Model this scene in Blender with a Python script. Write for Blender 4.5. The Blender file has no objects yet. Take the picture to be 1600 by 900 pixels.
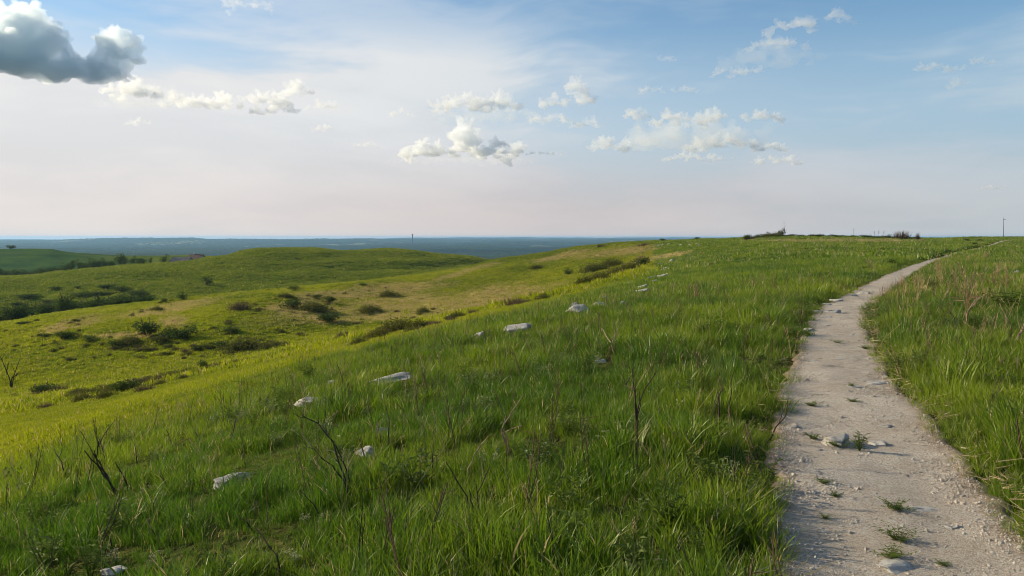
import bpy, math, random
import numpy as np
from mathutils import Vector

random.seed(7)
rng = np.random.default_rng(11)
SC = bpy.context.scene
COL = SC.collection
R = math.radians

# ------------------------------------------------------------------ camera
F = 1250.0            # focal length in pixels of the 1600 px wide photograph
HY = 370.0            # eye level row
cam_d = bpy.data.cameras.new('camera')
cam = bpy.data.objects.new('camera', cam_d)
COL.objects.link(cam)
cam.location = (0, 0, 0)
cam.rotation_euler = (math.pi / 2, 0, 0)
cam_d.sensor_width = 36.0
cam_d.lens = 36.0 * F / 1600.0
cam_d.shift_y = -(450.0 - HY) / 1600.0
cam_d.clip_start = 0.05
cam_d.clip_end = 90000.0
SC.camera = cam

# ------------------------------------------------------------------ light
SUN_AZ, SUN_EL = -72.0, 21.0          # degrees from the view direction (+Y), left is negative
sun_d = bpy.data.lights.new('sun', 'SUN')
sun_d.energy = 5.0
sun_d.angle = R(0.6)
sun_d.color = (1.0, 0.84, 0.58)
sun = bpy.data.objects.new('sun', sun_d)
COL.objects.link(sun)
sdir = Vector((math.sin(R(SUN_AZ)) * math.cos(R(SUN_EL)), math.cos(R(SUN_AZ)) * math.cos(R(SUN_EL)), math.sin(R(SUN_EL))))
sun.rotation_euler = sdir.to_track_quat('Z', 'Y').to_euler()

SC.view_settings.view_transform = 'Standard'
SC.view_settings.look = 'None'
SC.view_settings.gamma = 1.0
SC.view_settings.use_curve_mapping = False
SC.view_settings.exposure = 0.56
SC.render.engine = 'CYCLES'
cy = SC.cycles
cy.use_denoising = True
cy.use_adaptive_sampling = True
cy.adaptive_threshold = 0.008
cy.adaptive_min_samples = 24
cy.max_bounces = 10
cy.diffuse_bounces = 3
cy.glossy_bounces = 2
cy.transmission_bounces = 4
cy.transparent_max_bounces = 6
cy.volume_bounces = 9
cy.sample_clamp_indirect = 6.0
cy.filter_width = 0.9
cy.caustics_reflective = False
cy.caustics_refractive = False


class NT:
    """small helper to write node trees"""
    def __init__(self, tree):
        self.t = tree
        self.n = tree.nodes
        self.l = tree.links

    def put(self, sock, v):
        if v is None:
            return
        if hasattr(v, 'is_output'):
            self.l.new(v, sock)
        else:
            if isinstance(v, (tuple, list)) and len(v) == 3 and sock.type == 'RGBA':
                v = (*v, 1.0)
            sock.default_value = v

    def m(self, op, a, b=None, c=None, clamp=False):
        n = self.n.new('ShaderNodeMath')
        n.operation = op
        n.use_clamp = clamp
        for i, v in enumerate((a, b, c)):
            self.put(n.inputs[i], v)
        return n.outputs[0]

    def v(self, op, a, b=None, c=None):
        n = self.n.new('ShaderNodeVectorMath')
        n.operation = op
        for i, v in enumerate((a, b, c)):
            if v is not None:
                self.put(n.inputs[i], v)
        return n.outputs['Value'] if op in ('LENGTH', 'DOT_PRODUCT', 'DISTANCE') else n.outputs[0]

    def comb(self, x, y, z=0.0):
        n = self.n.new('ShaderNodeCombineXYZ')
        for i, v in enumerate((x, y, z)):
            self.put(n.inputs[i], v)
        return n.outputs[0]

    def sep(self, v):
        n = self.n.new('ShaderNodeSeparateXYZ')
        self.put(n.inputs[0], v)
        return n.outputs

    def ramp(self, v, a, b, c=0.0, d=1.0, smooth=True):
        n = self.n.new('ShaderNodeMapRange')
        n.interpolation_type = 'SMOOTHSTEP' if smooth else 'LINEAR'
        n.clamp = True
        for i, x in enumerate((v, a, b, c, d)):
            self.put(n.inputs[i], x)
        return n.outputs[0]

    def mix(self, f, a, b, mode='MIX'):
        n = self.n.new('ShaderNodeMix')
        n.data_type = 'RGBA'
        n.blend_type = mode
        self.put(n.inputs[0], f)
        self.put(n.inputs[6], a)
        self.put(n.inputs[7], b)
        return n.outputs[2]

    def noise(self, vec, scale, detail=4.0, rough=0.55, dist=0.0, dim='3D'):
        n = self.n.new('ShaderNodeTexNoise')
        n.noise_dimensions = dim
        self.put(n.inputs['Vector'], vec)
        n.inputs['Scale'].default_value = scale
        n.inputs['Detail'].default_value = detail
        n.inputs['Roughness'].default_value = rough
        n.inputs['Distortion'].default_value = dist
        return n.outputs[0]

    def voro(self, vec, scale, feature='F1', out='Distance'):
        n = self.n.new('ShaderNodeTexVoronoi')
        n.feature = feature
        self.put(n.inputs['Vector'], vec)
        n.inputs['Scale'].default_value = scale
        return n.outputs[out]

    def attr(self, name, kind='GEOMETRY', out='Fac'):
        n = self.n.new('ShaderNodeAttribute')
        n.attribute_name = name
        n.attribute_type = kind
        return n.outputs[out]

    def bump(self, h, strength=0.5, dist=0.1):
        n = self.n.new('ShaderNodeBump')
        n.inputs['Strength'].default_value = strength
        n.inputs['Distance'].default_value = dist
        self.put(n.inputs['Height'], h)
        return n.outputs[0]


def px_az(px):
    return math.degrees(math.atan((px - 800.0) / F))


def px_el(px, py):
    a = math.atan((px - 800.0) / F)
    return math.degrees(math.atan((HY - py) / F * math.cos(a)))


# ------------------------------------------------------------------ sky
world = bpy.data.worlds.new('World')
SC.world = world
world.use_nodes = True
W = NT(world.node_tree)
W.n.clear()
bg = W.n.new('ShaderNodeBackground')
wout = W.n.new('ShaderNodeOutputWorld')
W.l.new(bg.outputs[0], wout.inputs[0])
bg.inputs['Strength'].default_value = 0.088
sky = W.n.new('ShaderNodeTexSky')
sky.sky_type = 'NISHITA'
sky.sun_disc = False
sky.sun_elevation = R(SUN_EL)
sky.sun_rotation = R(SUN_AZ)
sky.altitude = 400.0
sky.air_density = 1.0
sky.dust_density = 0.6
sky.ozone_density = 2.0
tc = W.n.new('ShaderNodeTexCoord')
D = W.v('NORMALIZE', tc.outputs['Generated'])
dx, dy, dz = W.sep(D)
AZ = W.m('MULTIPLY', W.m('ARCTAN2', dx, dy), 57.29578)
EL = W.m('MULTIPLY', W.m('ARCSINE', dz), 57.29578)
P0 = W.comb(AZ, EL, 0.0)
sunang = W.m('MULTIPLY', W.m('ARCCOSINE', W.v('DOT_PRODUCT', D, tuple(sdir))), 57.29578)


SK = 10.0     # cloud colours are written in display terms and undone by the low strength


def c10(r, g, b):
    return (r * SK, g * SK, b * SK)


base = W.mix(1.0, sky.outputs[0], (0.62, 0.98, 1.12), 'MULTIPLY')
# thin high veil, thicker low down and towards the sun
wob = W.noise(P0, 0.045, 2.0, 0.5, 0.0, '2D')
qv = W.v('ADD', W.v('MULTIPLY', P0, (0.030, 0.15, 0.0)), W.comb(0.0, W.m('MULTIPLY', wob, 0.7)))
nv = W.noise(qv, 1.0, 5.0, 0.6, 0.0, '2D')
sung = W.ramp(sunang, 80.0, 36.0)
veil = W.m('MULTIPLY', W.ramp(nv, 0.36, 0.70), W.m('ADD', 0.32, W.m('MULTIPLY', sung, 0.06)))
veil = W.m('ADD', veil, W.ramp(EL, 18.0, 2.0, 0.13, 0.94), clamp=True)
veil = W.m('ADD', veil, W.m('MULTIPLY', W.m('MULTIPLY', W.ramp(EL, 15.5, 11.0), W.ramp(EL, 5.0, 9.0)), W.ramp(nv, 0.34, 0.62, 0.05, 0.36)), clamp=True)
veil = W.m('ADD', veil, W.m('MULTIPLY', sung, W.ramp(EL, 15.5, 5.0, 0.0, 0.55)), clamp=True)
hcol = W.mix(W.ramp(sunang, 42.0, 108.0), c10(0.66, 0.655, 0.65), c10(0.36, 0.46, 0.54))
lowc = W.mix(W.ramp(sunang, 42.0, 78.0), c10(0.62, 0.58, 0.56), c10(0.50, 0.455, 0.45))
lowc = W.mix(W.ramp(sunang, 74.0, 112.0), lowc, c10(0.41, 0.45, 0.47))
hcol = W.mix(W.ramp(EL, 8.5, 1.0, 0.0, 0.95), hcol, lowc)
hcol = W.mix(W.ramp(nv, 0.35, 0.65, 0.30, 0.0), hcol, W.mix(1.0, hcol, (0.62, 0.70, 0.78), 'MULTIPLY'))
base = W.mix(veil, base, hcol)

W.l.new(base, bg.inputs['Color'])
world.cycles.sampling_method = 'NONE'


# ------------------------------------------------------------------ numeric helpers
def sstep(a, b, x):
    t = np.clip((np.asarray(x, float) - a) / (b - a), 0, 1)
    return t * t * (3 - 2 * t)


_perm = np.random.default_rng(3).permutation(256)
_perm = np.concatenate([_perm, _perm])
_ang = np.random.default_rng(4).uniform(0, 2 * np.pi, 256)
_gx, _gy = np.cos(_ang), np.sin(_ang)


def gnoise(x, y):
    x = np.asarray(x, float)
    y = np.asarray(y, float)
    xi, yi = np.floor(x).astype(np.int64), np.floor(y).astype(np.int64)
    xf, yf = x - xi, y - yi
    u, v = xf ** 3 * (xf * (xf * 6 - 15) + 10), yf ** 3 * (yf * (yf * 6 - 15) + 10)

    def g(ix, iy, fx, fy):
        h = _perm[_perm[ix & 255] + (iy & 255)]
        return _gx[h] * fx + _gy[h] * fy
    a = g(xi, yi, xf, yf)
    b = g(xi + 1, yi, xf - 1, yf)
    c = g(xi, yi + 1, xf, yf - 1)
    d = g(xi + 1, yi + 1, xf - 1, yf - 1)
    return (a + (b - a) * u) * (1 - v) + (c + (d - c) * u) * v


def fbm(x, y, o=4):
    s, a = 0.0, 1.0
    for i in range(o):
        s = s + a * gnoise(x * 2 ** i + 17.3 * i, y * 2 ** i - 9.1 * i)
        a *= 0.5
    return s


def pchip(x, y, xq):
    x = np.asarray(x, float)
    y = np.asarray(y, float)
    h = np.diff(x)
    dl = np.diff(y) / h
    d = np.zeros_like(y)
    for i in range(1, len(x) - 1):
        if dl[i - 1] * dl[i] > 0:
            w1, w2 = 2 * h[i] + h[i - 1], h[i] + 2 * h[i - 1]
            d[i] = (w1 + w2) / (w1 / dl[i - 1] + w2 / dl[i])
    d[0], d[-1] = dl[0], dl[-1]
    xq = np.clip(xq, x[0], x[-1])
    k = np.clip(np.searchsorted(x, xq, 'right') - 1, 0, len(x) - 2)
    t = (xq - x[k]) / h[k]
    return (y[k] * (1 + 2 * t) * (1 - t) ** 2 + h[k] * d[k] * t * (1 - t) ** 2 + y[k + 1] * t * t * (3 - 2 * t) + h[k] * d[k + 1] * t * t * (t - 1))


# ------------------------------------------------------------------ the lie of the land
PATH_Y = np.array([-60, -20, 0, 3.8, 5.3, 7.1, 8.7, 11.8, 15.4, 18.2, 22.2, 28.6, 40, 50, 66.7, 91, 133, 180, 215])
PATH_X = np.array([-12, -1.5, 1.35, 1.98, 2.42, 3.05, 3.6, 4.8, 6.25, 7.5, 9.7, 13.3, 19.8, 25.7, 35.7, 50.6, 79, 112, 140])


def path_x(y):
    return pchip(PATH_Y, PATH_X, y)


def path_s(x, y):
    """signed distance to the left of the path"""
    dxdy = (path_x(np.asarray(y) + 0.5) - path_x(np.asarray(y) - 0.5))
    return (path_x(y) - x) / np.sqrt(1 + dxdy ** 2)


# ridge, gully, spur and hill lines: (column, depth, row of that line in the photograph)
FEAT = [
    [(-900, 45, 700), (0, 45, 651), (200, 45, 612), (400, 45, 574), (600, 45, 528), (800, 45, 484), (920, 45, 459), (1000, 45, 445), (1100, 45, 433), (1230, 45, 422), (1400, 45, 414.5), (1600, 45, 413), (2500, 45, 412)],
    [(-900, 90, 680), (0, 100, 621), (200, 102, 592), (330, 106, 571), (450, 115, 546), (600, 130, 513), (700, 140, 493), (800, 150, 474), (870, 158, 455), (920, 165, 440), (1000, 178, 411), (1050, 160, 404), (1100, 130, 401), (1230, 110, 386), (1400, 100, 388), (1500, 96, 391), (1600, 96, 391), (2500, 100, 388)],
    [(-900, 150, 560), (-300, 160, 530), (0, 170, 507), (100, 172, 489), (220, 175, 477), (300, 178, 469), (400, 185, 459), (500, 205, 450), (600, 230, 438), (700, 255, 423), (780, 275, 406), (850, 283, 394), (920, 285, 382), (1000, 275, 377), (1100, 235, 374), (1170, 200, 371.5), (1230, 180, 369.5), (1300, 180, 370.5), (1400, 185, 373), (1480, 200, 374), (1520, 230, 371), (1600, 260, 369.5), (2500, 260, 369)],
    [(-900, 260, 560), (0, 270, 509), (200, 280, 482), (400, 300, 464), (600, 330, 441), (800, 400, 422), (920, 450, 405), (1100, 420, 395), (1300, 380, 385), (1480, 380, 380), (1600, 420, 378), (2500, 420, 376)],
    [(-900, 400, 470), (0, 420, 432.5), (50, 424, 431), (95, 425, 425), (160, 427, 419), (230, 430, 413), (300, 436, 408), (345, 440, 402), (380, 445, 394), (420, 450, 388.5), (480, 455, 388.5), (530, 460, 392), (600, 470, 390), (635, 474, 392), (700, 490, 398.5), (780, 520, 406), (900, 600, 402), (1100, 600, 392), (1300, 600, 388), (1600, 600, 384), (2500, 600, 384)],
    [(-900, 600, 450), (0, 620, 437), (100, 640, 428), (230, 660, 414), (300, 680, 408), (345, 690, 406), (420, 700, 408), (600, 700, 408), (800, 760, 420), (1000, 800, 410), (1300, 800, 402), (1600, 800, 396), (2500, 800, 396)],
    [(-900, 900, 394), (0, 900, 389.5), (30, 900, 388.5), (75, 900, 389), (100, 905, 393), (130, 910, 396), (190, 930, 399), (260, 950, 399.5), (300, 970, 398.5), (330, 980, 400), (360, 1000, 403), (420, 1000, 410), (800, 1050, 425), (1200, 1050, 415), (1600, 1000, 402), (2500, 1000, 402)],
    [(-900, 1700, 425), (0, 1800, 425), (400, 1800, 425), (1000, 1800, 428), (2500, 1800, 420)],
    [(-900, 4000, 398), (0, 4000, 397), (400, 4000, 400), (1000, 4000, 401), (2500, 4000, 396)],
    [(-900, 8000, 384), (0, 8000, 383), (400, 8000, 384), (700, 8000, 383), (1000, 8000, 383), (2500, 8000, 382)],
    [(-900, 12000, 377), (0, 12000, 376), (90, 12000, 375.5), (130, 12000, 373.8), (200, 12000, 372.4), (300, 12000, 372), (330, 12000, 374), (420, 12000, 374.5), (560, 12000, 373.5), (700, 13000, 375), (1000, 13000, 375), (1480, 13000, 374), (2500, 13000, 374)],
    [(-900, 24000, 374), (0, 24000, 374), (560, 24000, 374), (640, 24000, 371.6), (800, 24000, 370.8), (900, 24000, 371.3), (1000, 24000, 371), (1480, 24000, 371), (2500, 24000, 371)],
    [(-900, 27000, 373), (0, 27000, 373), (1000, 27000, 372.2), (2500, 27000, 372)],
]


def feature_curves(theta):
    """theta in degrees (-180..180): ln r and slope seen from the feet, for every feature line"""
    out = []
    for f in FEAT:
        th = np.array([px_az(p[0]) for p in f])
        ct = np.cos(np.radians(th))
        r = np.array([p[1] for p in f]) / ct
        z = np.array([(HY - p[2]) / F * p[1] for p in f])
        q = (z + 1.6) / r
        lr = np.log(r)
        th2 = np.concatenate([[-180], th, [180]])
        ml, mq = 0.5 * (lr[0] + lr[-1]), 0.5 * (q[0] + q[-1])
        lr2 = np.concatenate([[ml], lr, [ml]])
        q2 = np.concatenate([[mq], q, [mq]])
        out.append((pchip(th2, lr2, theta), pchip(th2, q2, theta)))
    return out


THETA = np.concatenate([np.arange(-180, -54, 3.0), np.arange(-54, 54.01, 0.17), np.arange(57, 180.1, 3.0)])
LNR = np.concatenate([np.linspace(math.log(0.4), math.log(3), 40)[:-1], np.linspace(math.log(3), math.log(1100), 330)[:-1], np.linspace(math.log(1100), math.log(26500), 110)])
fc = feature_curves(THETA)
NTH, NR = len(THETA), len(LNR)
Qg = np.zeros((NTH, NR))
for i in range(NTH):
    lx = [math.log(0.3), math.log(20)] + [f[0][i] for f in fc]
    qy = [fc[0][1][i] * 0.8, fc[0][1][i] * 0.95] + [f[1][i] for f in fc]
    Qg[i] = pchip(np.array(lx), np.array(qy), LNR)
TH2, LR2 = np.meshgrid(np.radians(THETA), LNR, indexing='ij')
RR = np.exp(LR2)
GX, GY = RR * np.sin(TH2), RR * np.cos(TH2)
Zf = -1.6 + Qg * RR


def z_near(x, y):
    s = path_s(x, y)
    s0 = 8.0 + 0.15 * np.clip(y, 0, 200)
    left = 1.4 * (np.clip(s, 0, 80) / s0) ** 1.8
    right = 0.30 * (1 - np.exp(-np.clip(-s - 0.8, 0, 99) / 5.0))
    return -1.6 - left + right


wn = 1 - sstep(math.log(26), math.log(58), LR2)
Zn = z_near(np.where(wn > 0, GX, 0), np.where(wn > 0, GY, 0))
GZ = Zn * wn + Zf * (1 - wn)
Sg = np.where(RR < 260, path_s(GX, np.clip(GY, -60, 214)), 99.0)
# relief: small lumps near by, broader swells on the hills, rolling country far off
terr = sstep(240, 330, RR) * (1 - sstep(800, 1000, RR)) * (GX < 0)
GZ += terr * 0.5 * np.sin(GZ * 2 * np.pi / 4.6 + 2.0 * fbm(GX / 90, GY / 90, 2))
mid = sstep(30, 120, RR) * (1 - sstep(700, 1500, RR))
GZ += 0.05 * fbm(GX / 1.3, GY / 1.3, 3) * (1 - sstep(30, 80, RR))
GZ += mid * (0.7 * fbm(GX / 26, GY / 26, 4) + 0.9 * sstep(90, 160, RR) * fbm(GX / 60 + 9, GY / 60, 2) + 0.16 * fbm(GX / 6 + 40, GY / 6, 2)) * (0.35 + 0.65 * (GX < 0.12 * GY))
GZ += sstep(7000, 10000, RR) * 20.0 * fbm(GX / 1100, GY / 3000, 4)
GZ += sstep(2500, 6000, RR) * 5.0 * fbm(GX / 260, GY / 700, 3)
GZ += sstep(1500, 4000, RR) * 9.0 * fbm(GX / 1500, GY / 1500, 4) * (1 - 0.5 * sstep(9000, 14000, RR))
# the trodden hollow of the path
hollow = (1 + 2.2 * sstep(30, 80, GY)) * np.exp(-(Sg / 0.85) ** 4) * (1 - sstep(150, 210, RR)) * (GY > -50)
GZ -= 0.09 * hollow


def ground(x, y):
    x = np.asarray(x, float)
    y = np.asarray(y, float)
    r = np.maximum(np.hypot(x, y), 0.41)
    th = np.degrees(np.arctan2(x, y))
    i = np.clip(np.searchsorted(THETA, th, 'right') - 1, 0, NTH - 2)
    u = (th - THETA[i]) / (THETA[i + 1] - THETA[i])
    lr = np.log(r)
    j = np.clip(np.searchsorted(LNR, lr, 'right') - 1, 0, NR - 2)
    v = np.clip((lr - LNR[j]) / (LNR[j + 1] - LNR[j]), 0, 1)
    return (GZ[i, j] * (1 - u) * (1 - v) + GZ[i + 1, j] * u * (1 - v) + GZ[i, j + 1] * (1 - u) * v + GZ[i + 1, j + 1] * u * v)


_rd = np.exp(np.linspace(math.log(2.2), math.log(30000), 5000))


def at(px, py, dmin=0.0):
    """the spot on the ground under a pixel of the photograph"""
    x = (px - 800.0) / F * _rd
    z = (HY - py) / F * _rd
    g = ground(x, _rd)
    ok = np.nonzero((g >= z) & (_rd >= dmin))[0]
    k = ok[0] if len(ok) else len(_rd) - 1
    d = _rd[k]
    X = (px - 800.0) / F * d
    return X, d, float(ground(X, d))


def at_depth(px, d):
    X = (px - 800.0) / F * d
    return X, d, float(ground(X, d))


# ------------------------------------------------------------------ mesh / object helpers
def mesh_obj(name, verts, faces, mat=None, parent=None, smooth=False, link=True):
    me = bpy.data.meshes.new(name)
    me.from_pydata([tuple(v) for v in verts], [], [tuple(f) for f in faces])
    if mat:
        me.materials.append(mat)
    if smooth:
        me.shade_smooth()
    o = bpy.data.objects.new(name, me)
    if link:
        COL.objects.link(o)
    if parent:
        o.parent = parent
    return o


def fattr(me, name, data, domain='POINT'):
    a = me.attributes.new(name, 'FLOAT', domain)
    a.data.foreach_set('value', np.asarray(data, np.float32))


def tag(o, label=None, cat=None, group=None, kind=None):
    for k, v in (('label', label), ('category', cat), ('group', group), ('kind', kind)):
        if v:
            o[k] = v
    return o


def use_mesh(name, me, parent=None):
    o = bpy.data.objects.new(name, me)
    COL.objects.link(o)
    if parent:
        o.parent = parent
    return o


def empty(name, loc, rz=0.0, s=(1, 1, 1)):
    o = bpy.data.objects.new(name, None)
    o.empty_display_size = 0.2
    COL.objects.link(o)
    o.location = loc
    o.rotation_euler = (0, 0, rz)
    o.scale = s
    return o


class MB:
    def __init__(self):
        self.v, self.f = [], []

    def tube(self, pts, r0, r1, n=5):
        pts = [Vector(p) for p in pts]
        b = len(self.v)
        m = len(pts)
        for i, p in enumerate(pts):
            t = (pts[min(i + 1, m - 1)] - pts[max(i - 1, 0)]).normalized()
            a = t.orthogonal().normalized()
            c = t.cross(a)
            r = r0 + (r1 - r0) * i / (m - 1)
            for k in range(n):
                an = 2 * math.pi * k / n
                self.v.append(p + a * math.cos(an) * r + c * math.sin(an) * r)
        for i in range(m - 1):
            for k in range(n):
                k2 = (k + 1) % n
                self.f.append((b + i * n + k, b + i * n + k2, b + (i + 1) * n + k2, b + (i + 1) * n + k))
        self.f.append(tuple(b + (m - 1) * n + k for k in range(n)))
        return self

    def box(self, x0, x1, y0, y1, z0, z1):
        b = len(self.v)
        self.v += [Vector(p) for p in ((x0, y0, z0), (x1, y0, z0), (x1, y1, z0), (x0, y1, z0), (x0, y0, z1), (x1, y0, z1), (x1, y1, z1), (x0, y1, z1))]
        for q in ((0, 3, 2, 1), (4, 5, 6, 7), (0, 1, 5, 4), (1, 2, 6, 5), (2, 3, 7, 6), (3, 0, 4, 7)):
            self.f.append(tuple(b + i for i in q))
        return self

    def leaf(self, p, d, up, L, w):
        """a folded leaf of four corners and a middle rib"""
        p, d, up = Vector(p), Vector(d).normalized(), Vector(up)
        s = d.cross(up)
        s = s.normalized() if s.length > 1e-4 else d.orthogonal().normalized()
        nrm = s.cross(d)
        b = len(self.v)
        self.v += [p, p + d * L * 0.5 + s * w * 0.5 + nrm * w * 0.15, p + d * L - nrm * L * 0.15, p + d * L * 0.5 - s * w * 0.5 + nrm * w * 0.15]
        self.f += [(b, b + 1, b + 2), (b, b + 2, b + 3)]
        return self

    def mesh(self, name, mat):
        me = bpy.data.meshes.new(name)
        me.from_pydata([tuple(v) for v in self.v], [], self.f)
        me.materials.append(mat)
        return me

    def obj(self, name, mat, parent=None):
        o = use_mesh(name, self.mesh(name, mat), parent)
        return o


# ------------------------------------------------------------------ materials
def new_mat(name):
    m = bpy.data.materials.new(name)
    m.use_nodes = True
    t = NT(m.node_tree)
    t.n.clear()
    out = t.n.new('ShaderNodeOutputMaterial')
    return m, t, out


def principled(t, out, col, rough=0.9, bump=None, spec=0.2):
    b = t.n.new('ShaderNodeBsdfPrincipled')
    t.put(b.inputs['Base Color'], col)
    t.put(b.inputs['Roughness'], rough)
    b.inputs['Specular IOR Level'].default_value = spec
    if bump is not None:
        t.l.new(bump, b.inputs['Normal'])
    t.l.new(b.outputs[0], out.inputs[0])
    return b


def leafy(t, out, col, trans=0.4, gloss=0.06, tcol=None):
    d = t.n.new('ShaderNodeBsdfDiffuse')
    t.put(d.inputs[0], col)
    tr = t.n.new('ShaderNodeBsdfTranslucent')
    t.put(tr.inputs[0], tcol if tcol is not None else col)
    mx = t.n.new('ShaderNodeMixShader')
    mx.inputs[0].default_value = trans
    t.l.new(d.outputs[0], mx.inputs[1])
    t.l.new(tr.outputs[0], mx.inputs[2])
    g = t.n.new('ShaderNodeBsdfGlossy')
    g.inputs['Roughness'].default_value = 0.45
    g.inputs['Color'].default_value = (1, 1, 1, 1)
    m2 = t.n.new('ShaderNodeMixShader')
    m2.inputs[0].default_value = gloss
    t.l.new(mx.outputs[0], m2.inputs[1])
    t.l.new(g.outputs[0], m2.inputs[2])
    t.l.new(m2.outputs[0], out.inputs[0])


def grass_material(name, dark, light, dry, trans=0.45, gloss=0.05):
    m, t, out = new_mat(name)
    tint = t.attr('tint', 'INSTANCER')
    tan = t.attr('tan', 'INSTANCER')
    bl = t.attr('blade')           # per blade random
    c = t.mix(t.m('ADD', t.m('MULTIPLY', tint, 0.75), t.m('MULTIPLY', bl, 0.25), clamp=True), dark, light)
    isdry = t.m('GREATER_THAN', t.m('ADD', bl, tan), 0.96)
    c = t.mix(isdry, c, dry)
    leafy(t, out, c, trans, gloss)
    return m


M = {}
M['grass'] = grass_material('grass', (0.050, 0.125, 0.007), (0.215, 0.285, 0.013), (0.36, 0.29, 0.14), 0.5, 0.02)
M['meadow'] = grass_material('meadow_grass', (0.095, 0.150, 0.007), (0.325, 0.350, 0.009), (0.43, 0.33, 0.15), 0.45, 0.01)
M['straw'] = grass_material('straw', (0.30, 0.22, 0.11), (0.40, 0.31, 0.17), (0.42, 0.33, 0.2), 0.3)


def mat_terrain():
    m, t, out = new_mat('prairie')
    g = t.n.new('ShaderNodeNewGeometry')
    P = g.outputs['Position']
    n1 = t.noise(P, 0.035, 5, 0.6)
    n2 = t.noise(P, 0.55, 5, 0.65)
    n3 = t.noise(P, 6.0, 4, 0.7)
    yel, dry, dark, near, far = (t.attr(k) for k in ('yel', 'dry', 'dark', 'near', 'far'))
    green = t.mix(t.ramp(n1, 0.35, 0.65), (0.085, 0.125, 0.012), (0.13, 0.16, 0.016))
    yellow = t.mix(t.ramp(n1, 0.35, 0.65), (0.24, 0.27, 0.010), (0.30, 0.30, 0.010))
    c = t.mix(yel, green, yellow)
    c = t.mix(t.m('MULTIPLY', t.ramp(n2, 0.36, 0.62), 0.75), c, t.mix(yel, (0.05, 0.075, 0.012), (0.12, 0.14, 0.010)))
    pz = t.sep(P)[2]
    bench = t.noise(t.comb(t.m('MULTIPLY', t.sep(P)[0], 0.006), t.m('MULTIPLY', t.sep(P)[1], 0.006), t.m('MULTIPLY', pz, 0.42)), 1.0, 4, 0.6)
    c = t.mix(t.m('MULTIPLY', t.m('MULTIPLY', t.ramp(bench, 0.42, 0.62), t.m('SUBTRACT', 1.0, yel)), 0.75), c, (0.048, 0.078, 0.016))
    c = t.mix(t.m('MULTIPLY', t.ramp(t.noise(P, 0.012, 4, 0.65), 0.52, 0.70), t.m('SUBTRACT', 0.55, t.m('MULTIPLY', yel, 0.3))), c, (0.17, 0.155, 0.045))
    dfac = t.ramp(t.m('ADD', dry, t.m('MULTIPLY', t.m('SUBTRACT', n2, 0.5), 0.9)), 0.35, 0.8)
    c = t.mix(t.m('MULTIPLY', dfac, 0.72), c, (0.37, 0.275, 0.11))
    c = t.mix(dark, c, t.mix(t.ramp(t.noise(P, 0.02, 5, 0.65), 0.35, 0.65), (0.022, 0.062, 0.026), (0.055, 0.100, 0.030)))  # cloud shade on the far left hill, painted as dark teal green
    soil = t.mix(t.ramp(n3, 0.4, 0.7), (0.045, 0.050, 0.016), (0.085, 0.085, 0.026))
    c = t.mix(near, c, soil)
    # the far country: woods and paler fields
    vf = t.v('MULTIPLY', P, (1.0, 0.35, 0.0))
    f1 = t.noise(vf, 0.0011, 5, 0.6)
    f2 = t.voro(t.v('MULTIPLY', P, (1, 0.5, 0)), 0.0014, out='Color')
    f2x = t.sep(f2)[0]
    wood = t.mix(t.ramp(t.noise(P, 0.006, 4, 0.6), 0.4, 0.62), (0.012, 0.030, 0.022), (0.028, 0.055, 0.030))
    field = t.mix(f2x, (0.06, 0.09, 0.04), (0.20, 0.20, 0.12))
    fc_ = t.mix(t.ramp(t.m('ADD', f1, t.m('MULTIPLY', t.m('SUBTRACT', f2x, 0.5), 0.2)), 0.60, 0.68), wood, field)
    c = t.mix(far, c, fc_)
    h = t.m('ADD', t.m('MULTIPLY', n2, 0.6), t.m('MULTIPLY', n3, 0.12))
    b = principled(t, out, c, 1.0, t.bump(h, 1.0, 1.1), 0.0)
    return m


M['terrain'] = mat_terrain()


def mat_path():
    m, t, out = new_mat('gravel_path')
    g = t.n.new('ShaderNodeNewGeometry')
    P = g.outputs['Position']
    big = t.noise(P, 0.9, 5, 0.6)
    n2 = t.noise(P, 9.0, 5, 0.7)
    vo = t.n.new('ShaderNodeTexVoronoi')
    t.put(vo.inputs['Vector'], P)
    vo.inputs['Scale'].default_value = 130.0
    vr = t.sep(vo.outputs['Color'])[0]
    c = t.mix(t.ramp(big, 0.35, 0.7), (0.40, 0.355, 0.30), (0.52, 0.475, 0.415))
    c = t.mix(t.m('MULTIPLY', t.m('POWER', vr, 1.6), 0.85), c, (0.20, 0.145, 0.095))
    c = t.mix(t.m('MULTIPLY', t.ramp(t.noise(P, 2.6, 5, 0.7), 0.48, 0.68), 0.5), c, (0.27, 0.215, 0.16))
    c = t.mix(t.m('MULTIPLY', t.ramp(n2, 0.5, 0.75), 0.4), c, (0.52, 0.48, 0.42))
    edge = t.attr('edge')
    e = t.ramp(t.m('ADD', edge, t.m('MULTIPLY', t.m('SUBTRACT', n2, 0.5), 0.8)), 0.62, 1.0)
    c = t.mix(t.m('MULTIPLY', e, 0.75), c, (0.17, 0.105, 0.06))
    h = t.m('ADD', t.m('MULTIPLY', vo.outputs['Distance'], -0.5), t.m('ADD', t.m('MULTIPLY', n2, 0.6), t.noise(P, 60.0, 4, 0.7)))
    principled(t, out, c, 0.95, t.bump(h, 0.8, 0.012), 0.1)
    return m


M['path'] = mat_path()


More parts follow.
